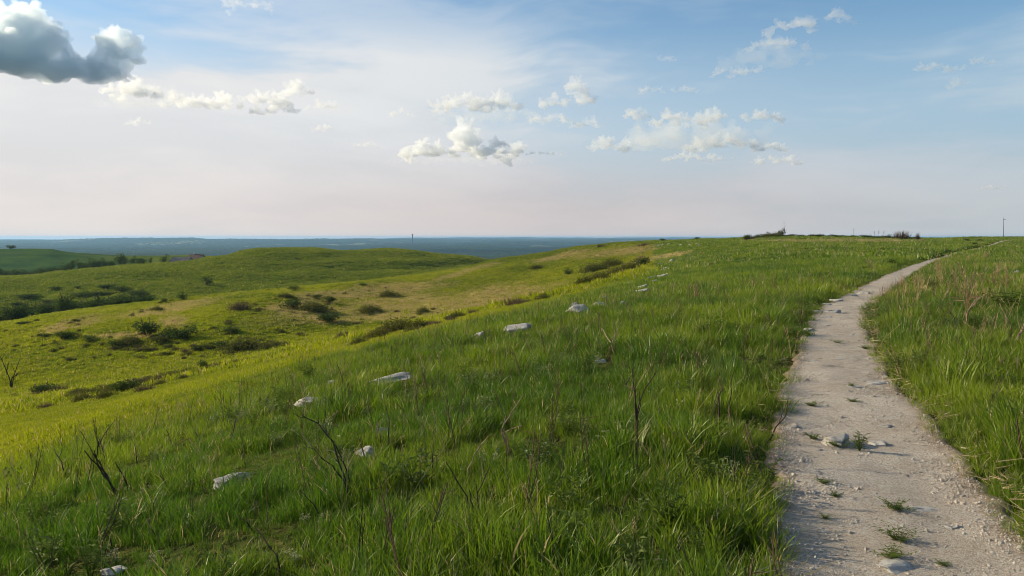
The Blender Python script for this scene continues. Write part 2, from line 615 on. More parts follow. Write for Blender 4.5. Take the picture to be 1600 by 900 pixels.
def mat_rock(name, a, b, lichen=0.35):
    m, t, out = new_mat(name)
    tc_ = t.n.new('ShaderNodeTexCoord')
    oi = t.n.new('ShaderNodeObjectInfo')
    P = t.v('ADD', tc_.outputs['Object'], t.v('SCALE', t.comb(oi.outputs['Random'], oi.outputs['Random'], 0.3)))
    g = t.n.new('ShaderNodeNewGeometry')
    P = g.outputs['Position']
    n1 = t.noise(P, 6.0, 6, 0.65)
    n2 = t.noise(P, 22.0, 5, 0.7)
    c = t.mix(t.ramp(n1, 0.35, 0.65), a, b)
    c = t.mix(t.m('MULTIPLY', t.ramp(n2, 0.52, 0.66), lichen), c, (0.13, 0.13, 0.12))
    c = t.mix(t.m('MULTIPLY', t.ramp(t.noise(P, 3.5, 4, 0.6), 0.55, 0.7), 0.4), c, (0.36, 0.27, 0.19))
    h = t.m('ADD', n1, t.m('MULTIPLY', n2, 0.5))
    principled(t, out, c, 0.9, t.bump(h, 0.8, 0.05), 0.15)
    return m


M['rock'] = mat_rock('limestone', (0.25, 0.245, 0.235), (0.43, 0.41, 0.38), 0.6)
M['pebble'] = mat_rock('pebble', (0.30, 0.265, 0.225), (0.50, 0.46, 0.41), 0.1)


def mat_simple(name, col, col2=None, scale=8.0, rough=0.85, bumpd=0.0):
    m, t, out = new_mat(name)
    g = t.n.new('ShaderNodeNewGeometry')
    n = t.noise(g.outputs['Position'], scale, 5, 0.6)
    c = t.mix(t.ramp(n, 0.35, 0.65), col, col2 or tuple(x * 0.65 for x in col))
    principled(t, out, c, rough, t.bump(n, 0.6, bumpd) if bumpd else None, 0.15)
    return m


def mat_foliage(name, a, b, trans=0.35, gloss=0.04):
    m, t, out = new_mat(name)
    oi = t.n.new('ShaderNodeObjectInfo')
    g = t.n.new('ShaderNodeNewGeometry')
    n = t.noise(g.outputs['Position'], 1.4, 3, 0.6)
    f = t.m('ADD', t.m('MULTIPLY', g.outputs['Random Per Island'], 0.5), t.m('MULTIPLY', n, 0.5), clamp=True)
    f = t.m('ADD', f, t.m('MULTIPLY', t.m('SUBTRACT', oi.outputs['Random'], 0.5), 0.4), clamp=True)
    leafy(t, out, t.mix(f, a, b), trans, gloss)
    return m


M['leaf'] = mat_foliage('shrub_leaf', (0.028, 0.060, 0.012), (0.095, 0.130, 0.020), 0.35, 0.01)
M['willow'] = mat_foliage('brush_leaf', (0.065, 0.080, 0.014), (0.155, 0.150, 0.032), 0.35, 0.01)
M['twig'] = mat_foliage('brown_twig', (0.085, 0.058, 0.042), (0.155, 0.110, 0.070), 0.15, 0.0)
M['tan'] = mat_foliage('tan_stalk', (0.30, 0.215, 0.10), (0.46, 0.36, 0.20), 0.25, 0.0)
M['forb'] = mat_foliage('forb_leaf', (0.060, 0.105, 0.020), (0.150, 0.200, 0.034), 0.45, 0.012)
M['silver'] = mat_foliage('pale_forb_leaf', (0.15, 0.19, 0.08), (0.28, 0.31, 0.15), 0.3, 0.012)
M['cream'] = mat_foliage('cream_flower', (0.38, 0.36, 0.20), (0.56, 0.53, 0.36), 0.3, 0.0)
M['char'] = mat_simple('dead_wood', (0.075, 0.048, 0.034), (0.030, 0.022, 0.018), 30.0, 0.8)
M['palewood'] = mat_simple('pale_dead_wood', (0.36, 0.26, 0.16), (0.20, 0.13, 0.085), 25.0, 0.8)
M['bark'] = mat_simple('bark', (0.085, 0.065, 0.048), None, 9.0)
M['pole'] = mat_simple('weathered_pole', (0.10, 0.095, 0.095), None, 3.0)
M['tower'] = mat_simple('tower_paint', (0.10, 0.085, 0.09), None, 0.05)
M['barnwall'] = mat_simple('pale_barn_stone', (0.55, 0.50, 0.42), (0.42, 0.37, 0.30), 1.5, 0.9, 0.1)
M['barnroof'] = mat_simple('grey_barn_roof', (0.11, 0.11, 0.125), (0.07, 0.072, 0.08), 1.2)
M['rustroof'] = mat_simple('rusty_roof', (0.13, 0.085, 0.07), (0.095, 0.07, 0.06), 1.0)
M['white'] = mat_simple('white_paint', (0.72, 0.70, 0.66), None, 1.0)

# ------------------------------------------------------------------ clouds
# real bodies of lit droplets, their bases all near one height above the plain
CLOUD_BASE = 1250.0


def cloud_mat(name, dens, an=0.25, col=(1, 1, 1)):
    m, t, out = new_mat(name)
    p = t.n.new('ShaderNodeVolumePrincipled')
    p.inputs['Color'].default_value = (*col, 1)
    p.inputs['Density'].default_value = dens
    p.inputs['Anisotropy'].default_value = an
    t.l.new(p.outputs[0], out.inputs['Volume'])
    return m


CM = {'crisp': cloud_mat('cumulus', 0.0080, 0.35, (0.965, 0.985, 1.0)), 'wisp': cloud_mat('thin_cloud', 0.0060, 0.3, (0.965, 0.985, 1.0)), 'dark': cloud_mat('deep_cloud', 0.0100, 0.5, (0.91, 0.97, 1.0)), 'faint': cloud_mat('faint_cloud', 0.0011, 0.2, (0.95, 0.98, 1.0))}


def make_cloud(kind, lobes, label, seed):
    from mathutils import noise as mnoise
    g = random.Random(seed)
    base_row = max(py + 0.55 * h for (px, py, w, h) in lobes)
    tan_el = (HY - base_row) / F
    d0 = min(CLOUD_BASE / tan_el, 14000.0)
    u = d0 / F                                   # metres per pixel at that distance
    cx = sum(l[0] for l in lobes) / len(lobes)
    org = Vector(((cx - 800) * u, d0, (HY - base_row) * u))
    import bmesh
    bm = bmesh.new()
    for (px, py, w, h) in lobes:
        n = max(4, int((12 if kind == 'faint' else 6.5) * w / h))
        for i in range(n):
            t = g.uniform(-1, 1)
            prof = math.sqrt(max(0.0, 1 - t * t))
            r = h * g.uniform(0.42, 0.78) * (0.45 + 0.55 * prof)
            x = (px - cx + t * w * 0.92) * u
            lowz = (base_row - (py + 0.55 * h)) * u
            z = lowz + g.uniform(0.25, 1.0) ** 1.3 * prof * h * 1.25 * u + 0.15 * r * u
            y = g.gauss(0, 0.30) * w * u * 0.8
            mt = bmesh.ops.create_icosphere(bm, subdivisions=2, radius=r * u)
            sq = 0.72
            for v in mt['verts']:
                v.co = Vector((v.co.x * 1.2 + x, v.co.y * 1.2 + y, max(v.co.z * (sq if v.co.z < 0 else 1.0) + z, lowz - 0.25 * h * u)))
    me_ = bpy.data.meshes.new('cloud')
    bm.to_mesh(me_)
    bm.free()
    tmp = bpy.data.objects.new('cloud_tmp', me_)
    COL.objects.link(tmp)
    hm = sum(l[3] for l in lobes) / len(lobes)
    md = tmp.modifiers.new('remesh', 'REMESH')
    md.mode = 'VOXEL'
    md.voxel_size = max(hm * 0.085, 1.0) * u
    dg = bpy.context.evaluated_depsgraph_get()
    me2 = bpy.data.meshes.new_from_object(tmp.evaluated_get(dg))
    bpy.data.objects.remove(tmp)
    # cauliflower relief
    N = len(me2.vertices)
    cos = np.empty(N * 3, np.float32)
    nos = np.empty(N * 3, np.float32)
    me2.vertices.foreach_get('co', cos)
    me2.vertices.foreach_get('normal', nos)
    cos, nos = cos.reshape(-1, 3), nos.reshape(-1, 3)
    f0 = 1.0 / (hm * (0.46 if kind == 'dark' else 0.8) * u)
    dis = np.empty(N)
    for i in range(N):
        p = Vector(cos[i]) * f0 + Vector((seed, 0, 0))
        q = mnoise.turbulence(p, 5, False, noise_basis='PERLIN_ORIGINAL', amplitude_scale=0.55, frequency_scale=2.2)
        vd = mnoise.voronoi(p * 1.6)[0][0]
        dis[i] = (0.34 - vd) * 0.6 + (0.3 - mnoise.voronoi(p * 3.7)[0][0]) * 0.28 + (q - 0.25) * 1.1
    up = np.clip(nos[:, 2] + 0.75, 0.25, 1.0)
    cos += nos * (dis * up * hm * {'dark': 0.52, 'faint': 0.45}.get(kind, 0.85) * u)[:, None]
    me2.vertices.foreach_set('co', cos.ravel())
    me2.update()
    tmp = bpy.data.objects.new('cloud_tmp', me2)
    COL.objects.link(tmp)
    md = tmp.modifiers.new('remesh', 'REMESH')
    md.mode = 'VOXEL'
    md.voxel_size = max(hm * 0.06, 0.8) * u
    dg = bpy.context.evaluated_depsgraph_get()
    me2 = bpy.data.meshes.new_from_object(tmp.evaluated_get(dg))
    bpy.data.objects.remove(tmp)
    me2.materials.clear()
    me2.materials.append(CM[kind])
    me2.update()
    me2.name = 'cloud'
    o = use_mesh('cloud', me2)
    o.location = org
    tag(o, label, 'cloud', 'clouds')
    return o


CLOUDS = [
    ('crisp', [(748, 165, 78, 16), (718, 160, 40, 15), (790, 161, 42, 15)], 'long white cumulus left of the peaked one at upper centre'),
    ('crisp', [(893, 156, 44, 14), (901, 142, 20, 19), (865, 160, 26, 10)], 'white cumulus with one tall peak right of the centre'),
    ('crisp', [(720, 238, 96, 16), (668, 236, 44, 15), (728, 222, 26, 23), (790, 230, 30, 20)], 'widest white cumulus low at the centre with two towers'),
    ('crisp', [(398, 158, 66, 15), (460, 142, 30, 15), (330, 164, 54, 15), (430, 172, 44, 13), (290, 160, 40, 12)], 'ragged cumulus streak trailing from the large dark cloud'),
    ('crisp', [(235, 148, 60, 14), (195, 136, 34, 16)], 'small ragged cloud touching the right end of the large dark cloud'),
    ('wisp', [(505, 165, 26, 10)], 'thin scrap right of the ragged cumulus streak'),
    ('crisp', [(627, 177, 23, 8)], 'small white cloud left of the long cumulus'),
    ('crisp', [(1238, 42, 46, 11), (1255, 36, 24, 14)], 'bright white cloud at the upper right, left one of the top pair'),
    ('wisp', [(1310, 22, 20, 13), (1322, 34, 20, 6)], 'small ragged cloud at the upper right, right one of the top pair'),
    ('crisp', [(1000, 180, 28, 12)], 'small cloud at the left of the right hand cluster'),
    ('crisp', [(1060, 190, 60, 14), (1112, 180, 26, 15)], 'largest upper cloud of the right hand cluster'),
    ('crisp', [(1190, 184, 36, 11)], 'upper right cloud of the right hand cluster'),
    ('crisp', [(1130, 224, 58, 13), (1085, 234, 36, 8)], 'grey based cloud in the lower row of the right hand cluster'),
    ('crisp', [(1200, 232, 42, 10)], 'lower right cloud of the right hand cluster'),
    ('wisp', [(950, 228, 44, 14)], 'pinkish cloud at the lower left of the right hand cluster'),
    ('wisp', [(505, 202, 20, 8)], 'tiny wisp below the end of the ragged streak'),
    ('wisp', [(572, 226, 22, 6)], 'faint slanted wisp left of the widest cumulus'),
    ('wisp', [(1215, 71, 56, 11)], 'soft wide cloud under the bright white one at the upper right'),
    ('wisp', [(1150, 113, 46, 10)], 'soft grey cloud below the soft wide one'),
    ('wisp', [(1040, 92, 18, 6)], 'tiny wisp high right of the centre'),
    ('wisp', [(1018, 142, 24, 8)], 'left of two small wisps above the right hand cluster'),
    ('wisp', [(1068, 140, 24, 8)], 'right of two small wisps above the right hand cluster'),
    ('wisp', [(1465, 106, 38, 10)], 'slanted bright wisp near the right edge'),
    ('wisp', [(1535, 96, 24, 8)], 'small wisp right of the slanted bright one'),
    ('wisp', [(1497, 132, 13, 11)], 'small round wisp below the slanted bright one'),
    ('wisp', [(1548, 294, 22, 5)], 'faint wisp low near the right edge'),
    ('wisp', [(860, 187, 40, 10), (915, 195, 30, 9)], 'thin cloud scraps below the peaked cumulus'),
    ('wisp', [(1215, 252, 44, 9)], 'lowest thin cloud at the right of the cluster'),
    ('wisp', [(1085, 247, 60, 8)], 'thin flat cloud under the grey based one'),
    ('wisp', [(850, 240, 34, 5)], 'thin grey tail right of the widest cumulus'),
    ('wisp', [(385, 8, 44, 11)], 'white wisp at the top edge left of centre'),
    ('wisp', [(215, 192, 22, 7)], 'faint bright wisp below the small ragged cloud'),
    ('faint', [(1080, 214, 110, 34)], 'wide milky bank around the right hand cluster'),
    ('faint', [(770, 184, 120, 12)], 'milky trail under the long cumulus'),
    ('faint', [(720, 250, 120, 9)], 'milky trail under the widest cumulus'),
    ('faint', [(225, 155, 80, 20)], 'milky trail right below the large dark cloud'),
    ('faint', [(1200, 90, 80, 22)], 'milky streak below the top pair of clouds'),
    ('dark', [(50, 90, 110, 62), (-60, 70, 120, 80), (172, 82, 52, 38), (120, 112, 90, 30), (190, 78, 34, 36), (30, 40, 70, 40)], 'large dark blue grey cloud with bright edges at the upper left'),
]
for i, (k, lobes, lab) in enumerate(CLOUDS):
    make_cloud(k, lobes, lab, 40 + i)
# ------------------------------------------------------------------ end of clouds

# ------------------------------------------------------------------ terrain mesh
idx = np.arange(NTH * NR).reshape(NTH, NR)
a, b, c, d = idx[:-1, :-1].ravel(), idx[1:, :-1].ravel(), idx[1:, 1:].ravel(), idx[:-1, 1:].ravel()
quads = np.stack([a, b, c, d], 1)
nv0 = NTH * NR
me = bpy.data.meshes.new('prairie_ground')
fan = np.stack([np.full(NTH - 1, nv0), idx[1:, 0], idx[:-1, 0]], 1)
me.vertices.add(nv0 + 1)
co = np.concatenate([np.stack([GX.ravel(), GY.ravel(), GZ.ravel()], 1), [[0, 0, float(GZ[:, 0].mean())]]])
me.vertices.foreach_set('co', co.ravel().astype(np.float32))
nq, nt = len(quads), len(fan)
me.loops.add(nq * 4 + nt * 3)
me.loops.foreach_set('vertex_index', np.concatenate([quads.ravel(), fan.ravel()]).astype(np.int32))
me.polygons.add(nq + nt)
me.polygons.foreach_set('loop_start', np.concatenate([np.arange(nq) * 4, nq * 4 + np.arange(nt) * 3]).astype(np.int32))
me.update(calc_edges=True)
me.validate()
me.shade_smooth()
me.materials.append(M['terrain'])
terrain = use_mesh('prairie_ground', me)
tag(terrain, 'rolling green prairie hills falling away to the left', None, None, 'structure')

# what grows where, and cloud shade painted on the hills (world positions; dry swathes lie as the photo shows them)
DRY = [  # px, py, half width, half height, tilt, depth range
    (640, 480, 260, 24, -0.06, 110, 300), (560, 459, 150, 13, -0.10, 120, 300), (760, 466, 150, 22, -0.14, 120, 300), (480, 478, 90, 20, -0.1, 120, 260),
    (110, 507, 70, 12, -0.20, 120, 210), (260, 484, 90, 9, -0.18, 120, 210), (190, 524, 70, 6, 0.0, 100, 200), (270, 500, 30, 14, 0, 110, 200), (700, 433, 90, 5, -0.28, 180, 300),
    (1045, 400, 46, 5, -0.16, 150, 300), (1000, 410, 30, 8, -0.3, 150, 300), (960, 395, 90, 8, -0.1, 200, 300), (880, 400, 50, 6, -0.2, 200, 300),
    (1300, 376, 160, 3, 0, 120, 200), (830, 505, 60, 6, -0.4, 40, 140), (640, 532, 60, 4, -0.3, 40, 120),
]


def masks(x, y, z):
    r = np.hypot(x, y)
    yy = np.where(y > 0.5, y, 0.5)
    px = 800 + F * x / yy
    py = HY - F * z / yy
    s = np.where(r < 260, path_s(x, np.clip(y, -60, 214)), np.where(x < 0.15 * yy, 60.0, -5.0))
    s = np.where((r >= 60) & (px > 1020) & (px < 2200), np.minimum(s, 8.0), s)
    edge = 9.0 + 0.2 * np.clip(y - 10, 0, 60) + 3.0 * fbm(x / 7, y / 7, 3)
    short = sstep(edge - 4.0, edge + 5.0, s)
    dry = np.zeros_like(x)
    for (cx, cy_, w, h, tilt, d0, d1) in DRY:
        ux, uy = px - cx, py - cy_ - tilt * (px - cx)
        q = 1.15 - np.sqrt((ux / w) ** 2 + (uy / h) ** 2)
        dry = np.maximum(dry, np.clip(q * 1.4, 0, 1) * ((y > d0) & (y < d1)))
    dry = np.clip(dry + (0.75 * fbm(x / 16, y / 16, 4) - 0.05) * (dry > 0.02), 0, 1)
    rg = np.exp(np.interp(np.degrees(np.arctan2(x, y)), THETA, fc[1][0]))      # the gully bottom: yellow sward this side, olive beyond
    spur = sstep(rg * 0.93, rg * 1.06, r)
    yel = short * (1 - sstep(215, 330, r) * 0.75)  # less yellow beyond the spur: middle hill's cloud shade put into the colour
    yel = np.clip(yel * (0.95 + 0.3 * fbm(x / 60, y / 60, 3)) * (1 - spur * (0.32 - 0.9 * fbm(x / 34 + 7, y / 34, 3))), 0, 1)
    dark = sstep(700, 800, r) * (1 - sstep(1500, 2200, r)) * (1 - sstep(90, 330, px)) * 0.8  # far left hill: mask for the cloud shade painted into its ground colour
    far = sstep(1500, 2300, r)
    near = (1 - sstep(35, 85, r)) * (1 - short * 0.85)
    return short, yel, dry, dark, far, near, s


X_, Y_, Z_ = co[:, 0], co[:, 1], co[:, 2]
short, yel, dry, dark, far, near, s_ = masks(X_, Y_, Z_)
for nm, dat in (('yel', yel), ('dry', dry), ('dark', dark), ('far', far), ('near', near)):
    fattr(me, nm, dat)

# ------------------------------------------------------------------ the path
PW = 0.60


def path_taper(y):
    return PW * (1.06 - 0.30 * sstep(5, 15, y) - 0.20 * sstep(26, 80, y))


def path_half(y):
    pw = path_taper(y)
    return pw * (1 + 0.14 * gnoise(y / 1.7, 3.3) + 0.16 * gnoise(y / 0.5, 8.8) + 0.1 * gnoise(y / 0.19, 7.8)), pw * (1 + 0.16 * gnoise(y / 2.1, 13.3) + 0.16 * gnoise(y / 0.6, 28.8) + 0.1 * gnoise(y / 0.21, 2.8))


ys = [-6.0]
while ys[-1] < 188:
    ys.append(ys[-1] + max(0.05, abs(ys[-1]) * 0.012))
ys = np.array(ys)
NC = 27
dxdy = path_x(ys + 0.5) - path_x(ys - 0.5)
nl = np.sqrt(1 + dxdy ** 2)
hl, hr = (np.maximum(q, 0.8 * path_taper(ys)) for q in path_half(ys))
pv, pe = [], []
for k in range(NC):
    u = -1 + 2 * k / (NC - 1)
    off = np.where(u < 0, u * hl, u * hr) * 1.14
    x = path_x(ys) + off / nl
    y = ys - off * dxdy / nl
    z = ground(x, y) + 0.028 + 0.012 * (1 - u * u) + 0.012 * fbm(x * 2.2, y * 2.2, 3) - 0.05 * (abs(u) > 0.97)
    pv.append(np.stack([x, y, z], 1))
    pe.append(np.full(len(ys), abs(u)))
pv = np.stack(pv, 1)
pe = np.stack(pe, 1)
n0, n1_ = pv.shape[:2]
pi = np.arange(n0 * n1_).reshape(n0, n1_)
pf = np.stack([pi[:-1, :-1].ravel(), pi[:-1, 1:].ravel(), pi[1:, 1:].ravel(), pi[1:, :-1].ravel()], 1)
path = mesh_obj('path', pv.reshape(-1, 3), pf, M['path'], smooth=True)
fattr(path.data, 'edge', pe.ravel())
tag(path, 'narrow pale gravel footpath curving along the ridge', None, None, 'structure')


# ------------------------------------------------------------------ scatter by instances
def scatter(name, pts, rot, scl, idxs, attrs, meshes, label, kind='stuff'):
    coll = bpy.data.collections.new(name + '_pieces')
    for k, me_ in enumerate(meshes):
        coll.objects.link(bpy.data.objects.new('%s_%02d' % (name, k), me_))
    me_ = bpy.data.meshes.new(name)
    n = len(pts)
    me_.vertices.add(n)
    me_.vertices.foreach_set('co', np.asarray(pts, np.float32).ravel())
    for nm, data in (('rot', rot), ('scl', scl)):
        at_ = me_.attributes.new(nm, 'FLOAT_VECTOR', 'POINT')
        at_.data.foreach_set('vector', np.asarray(data, np.float32).ravel())
    at_ = me_.attributes.new('idx', 'INT', 'POINT')
    at_.data.foreach_set('value', np.asarray(idxs, np.int32))
    for nm, data in attrs.items():
        fattr(me_, nm, data)
    o = use_mesh(name, me_)
    ng = bpy.data.node_groups.new(name + '_scatter', 'GeometryNodeTree')
    ng.interface.new_socket('Geometry', in_out='INPUT', socket_type='NodeSocketGeometry')
    ng.interface.new_socket('Geometry', in_out='OUTPUT', socket_type='NodeSocketGeometry')
    gi, go = ng.nodes.new('NodeGroupInput'), ng.nodes.new('NodeGroupOutput')
    ip = ng.nodes.new('GeometryNodeInstanceOnPoints')
    ci = ng.nodes.new('GeometryNodeCollectionInfo')
    ci.inputs['Collection'].default_value = coll
    ci.inputs['Separate Children'].default_value = True
    ci.inputs['Reset Children'].default_value = True
    ip.inputs['Pick Instance'].default_value = True

    def na(nm, ty):
        q = ng.nodes.new('GeometryNodeInputNamedAttribute')
        q.data_type = ty
        q.inputs['Name'].default_value = nm
        return q.outputs['Attribute']
    L = ng.links.new
    L(gi.outputs[0], ip.inputs['Points'])
    L(ci.outputs[0], ip.inputs['Instance'])
    L(na('idx', 'INT'), ip.inputs['Instance Index'])
    L(na('rot', 'FLOAT_VECTOR'), ip.inputs['Rotation'])
    L(na('scl', 'FLOAT_VECTOR'), ip.inputs['Scale'])
    L(ip.outputs[0], go.inputs[0])
    md = o.modifiers.new('scatter', 'NODES')
    md.node_group = ng
    tag(o, label, None, None, kind)
    return o


def tuft(name, mat, nb, rad, hmin, hmax, wid, segs, lean=0.5, seed=0):
    g = np.random.default_rng(seed)
    V, Fc, B = [], [], []
    for i in range(nb):
        an, rr = g.uniform(0, 6.283), rad * math.sqrt(g.uniform())
        p = np.array([math.cos(an) * rr, math.sin(an) * rr, -0.02])
        h = g.uniform(hmin, hmax) * (1 - 0.25 * (rr / rad) ** 2)
        ld = an + g.normal(0, 0.9)
        lv = np.array([math.cos(ld), math.sin(ld), 0]) * g.uniform(0.1, 1.0) * lean
        face = g.uniform(0, 6.283)
        w = np.array([math.cos(face), math.sin(face), 0]) * wid * g.uniform(0.7, 1.3) * 0.5
        b0 = len(V)
        bl = g.uniform()
        for k in range(segs + 1):
            t = k / segs
            q = p + np.array([0, 0, h * (t - 0.18 * lean * t * t)]) + lv * h * t ** 1.9
            if k < segs:
                ww = w * (1 - 0.55 * t)
                V += [q - ww, q + ww]
                B += [bl, bl]
            else:
                V.append(q)
                B.append(bl)
        for k in range(segs - 1):
            Fc.append((b0 + 2 * k, b0 + 2 * k + 1, b0 + 2 * k + 3, b0 + 2 * k + 2))
        e = b0 + 2 * (segs - 1)
        Fc.append((e, e + 1, e + 2))
    me_ = bpy.data.meshes.new(name)
    me_.from_pydata([tuple(v) for v in V], [], Fc)
    me_.materials.append(mat)
    me_.shade_smooth()
    fattr(me_, 'blade', B)
    return me_


# rocks are listed first: the grass leaves room for them
ROCKS = [  # px, base row, width px, height px, label
    (478, 634, 72, 20, 'widest grey limestone boulder on the near slope, between two dead branches at mid left'),
    (595, 680, 24, 22, 'small upright pale stone with a dark twig in front of it'),
    (574, 712, 40, 16, 'rounded whitish stone in the grass just below the small upright stone'),
    (352, 762, 74, 22, 'flat bluish limestone slab half sunk in the tall grass at lower left'),
    (811, 519, 46, 17, 'grey limestone boulder alone in the outcrop line below the tan hillside'),
    (750, 527, 24, 9, 'low pale stone just left of the lone grey outcrop boulder'),
    (614, 596, 74, 14, 'long low lichen grey slab lying in the grass on the shoulder of the slope'),
    (520, 600, 22, 7, 'small low stone at the left end of the shoulder, beside a leafy weed'),
    (910, 494, 38, 26, 'bulky pale limestone boulder, largest in the cluster at the middle of the outcrop'),
    (935, 482, 36, 14, 'sloping pale slab joined behind the bulky pale outcrop boulder'),
    (946, 469, 11, 9, 'small grey stone at the upper end of the sloping pale slab'),
    (899, 481, 15, 8, 'small bluish stone behind the left end of the bulky outcrop boulder'),
    (973, 477, 10, 8, 'single rounded stone in grass right of the sloping slab'),
    (1003, 457, 28, 6, 'lower of two thin pale slabs lying together on the outcrop'),
    (1003, 451, 26, 6, 'upper of two thin pale slabs lying together on the outcrop'),
    (1021, 438, 20, 12, 'pinkish tan boulder near the upper end of the outcrop'),
    (1034, 435, 24, 9, 'pale slab leaning right of the pinkish tan boulder'),
    (1025, 442, 16, 6, 'white flat stone just below the pinkish tan boulder'),
    (983, 444, 9, 5, 'small white stone left of the pinkish tan boulder'),
    (1030, 415, 9, 5, 'small pale stone near the gully head above the outcrop'),
    (1040, 422, 12, 4, 'thin pale stone right of the outcrop top near the gully head'),
    (1008, 423, 7, 4, 'tiny white stone at the edge of the slope above the two thin slabs'),
    (1013, 426, 7, 4, 'tiny white stone right beside the one at the slope edge'),
    (1050, 409, 9, 6, 'topmost pale stone of the outcrop line beside the tan grass'),
    (940, 567, 20, 7, 'small bluish stone alone in the green grass at the middle of the slope'),
    (10, 812, 34, 18, 'bluish stone cut by the left edge of the picture'),
    (178, 897, 60, 9, 'dim grey slab hidden in grass at the bottom left edge'),
    (1531, 421, 14, 4, 'left of two small white slabs in the dark grass right of the path'),
    (1549, 421, 20, 5, 'right of two small white slabs in the dark grass right of the path'),
    (1590, 428, 12, 4, 'white sliver of stone near the right edge of the field'),
    # on the path
    (1310, 704, 58, 27, 'large rounded whitish stone in the path with a leafy plant beside it'),
    (1376, 705, 34, 18, 'smaller bluish stone right of the leafy plant in the path'),
    (1353, 461, 24, 8, 'bluish slab in the path where it bends away to the right'),
    (1336, 465, 16, 7, 'tan stone left of the bluish slab at the path bend'),
    (1310, 473, 26, 8, 'grey stone with dark underside on the left path edge below the bend'),
    (1294, 479, 20, 6, 'bluish flat stone on the left path edge below the dark edged grey stone'),
    (1278, 490, 20, 6, 'pale stone half under grass on the left path edge'),
    (1300, 491, 28, 8, 'pale slab on the path beside the half covered stone'),
    (1295, 499, 18, 4, 'thin bluish sliver of stone below the pale path slab'),
    (1264, 520, 22, 8, 'bluish grey stones edge at the narrow left side of the path'),
    (1292, 512, 14, 4, 'small dark edged stone in the path near its narrow left side'),
    (1330, 527, 16, 4, 'small pale stone at the middle of the path in its far half'),
    (1376, 606, 52, 10, 'white slab reaching into the path from the right grass edge'),
    (1337, 611, 24, 6, 'small grey stone left of the white slab in the path'),
    (1312, 566, 20, 5, 'whitish flat stone in the path above the white slab'),
    (1276, 569, 18, 6, 'bluish flat stone left of the whitish flat stone in the path'),
    (1381, 673, 24, 6, 'flush white stone in the path right above the large rounded stone'),
    (1240, 674, 24, 8, 'bluish stone on the left path edge level with the flush white stone'),
    (1279, 713, 16, 7, 'small white stone left below the large rounded stone in the path'),
    (1448, 808, 54, 9, 'long thin buried stone right of the small path weed'),
    (1376, 797, 20, 7, 'small bluish stone under the small path weed'),
    (1408, 902, 74, 26, 'smooth rounded stone at the bottom edge of the path'),
    (1488, 837, 26, 10, 'reddish brown flat stone alone on the right half of the path'),
]
for i, (px, py) in enumerate([(932, 386), (948, 384), (960, 383.5), (968, 386), (977, 382), (986, 384), (1004, 384), (1019, 383), (1029, 384), (1036, 383), (1045, 382), (1065, 382.5), (1088, 381), (1092, 384), (1078, 383)]):
    ROCKS.append((px, py, random.uniform(3.5, 5.5), random.uniform(2.0, 3.0), None))


def rock_mesh(seed, sub=4):
    import bmesh
    bm = bmesh.new()
    bmesh.ops.create_icosphere(bm, subdivisions=sub, radius=1.0)
    g = np.random.default_rng(seed)
    pl = [(Vector(g.normal(size=3)).normalized(), g.uniform(0.42, 0.8)) for _ in range(14)]
    ph = g.uniform(0, 50)
    for v in bm.verts:
        p = v.co.copy()
        for n_, d_ in pl:       # broken faces
            e = p.dot(n_) - d_
            if e > 0:
                p -= n_ * e * 0.96
        k = float(fbm(np.array([p.x * 1.7 + ph + p.z]), np.array([p.y * 1.7 + p.z * 1.3]), 3)[0])
        p *= 1 + 0.20 * k
        led = math.sin(p.z * 13 + ph + p.x * 2)
        p.x *= 1 + 0.05 * led
        p.y *= 1 + 0.05 * led
        v.co = p
    bm.normal_update()
    me_ = bpy.data.meshes.new('rock')
    bm.to_mesh(me_)
    bm.free()
    me_.materials.append(M['rock'])
    me_.shade_smooth()
    return me_


rock_meshes = [rock_mesh(100 + i) for i in range(9)]
small_rocks = [rock_mesh(200 + i, 2) for i in range(4)]
rock_sites = []
for i, (px, py, w, h, label) in enumerate(ROCKS):
    x, y, z = at(px, py)
    W_, H_ = w * y / F, h * y / F
    if 600 < py and px < 700:
        W_, H_ = W_ * 0.78, H_ * 0.70
    onpath = abs(float(path_s(np.array([x]), np.array([y]))[0])) < 0.75
    o = use_mesh('limestone_rock', (rock_meshes[i % 9] if w > 8 else small_rocks[i % 4]))
    hz = H_ * (0.75 if onpath else 1.0) + (0.0 if onpath else min(0.05, 0.16 * W_))
    dep = W_ * random.uniform(0.38, 0.55)
    o.scale = (W_ * (0.58 if onpath else 0.72), dep, hz * (0.85 if onpath else 0.70))
    o.location = (x, y + dep * 0.4, z + hz * (0.10 if onpath else 0.13) + (0.03 if onpath else 0.0))
    o.rotation_euler = (random.uniform(-.08, .08), random.uniform(-.10, .04) - (0.0 if onpath else 0.12), random.uniform(-.25, .25))
    if label:
        tag(o, label, 'rock', 'limestone rocks on the path' if onpath else 'limestone outcrop on the slope')
    else:
        tag(o, 'tiny white stone scattered along the hilltop in front of the skyline', 'rock', 'tiny stones on the hilltop')
    rock_sites.append((x, y + dep * 0.4, W_ * 0.5, dep, onpath))

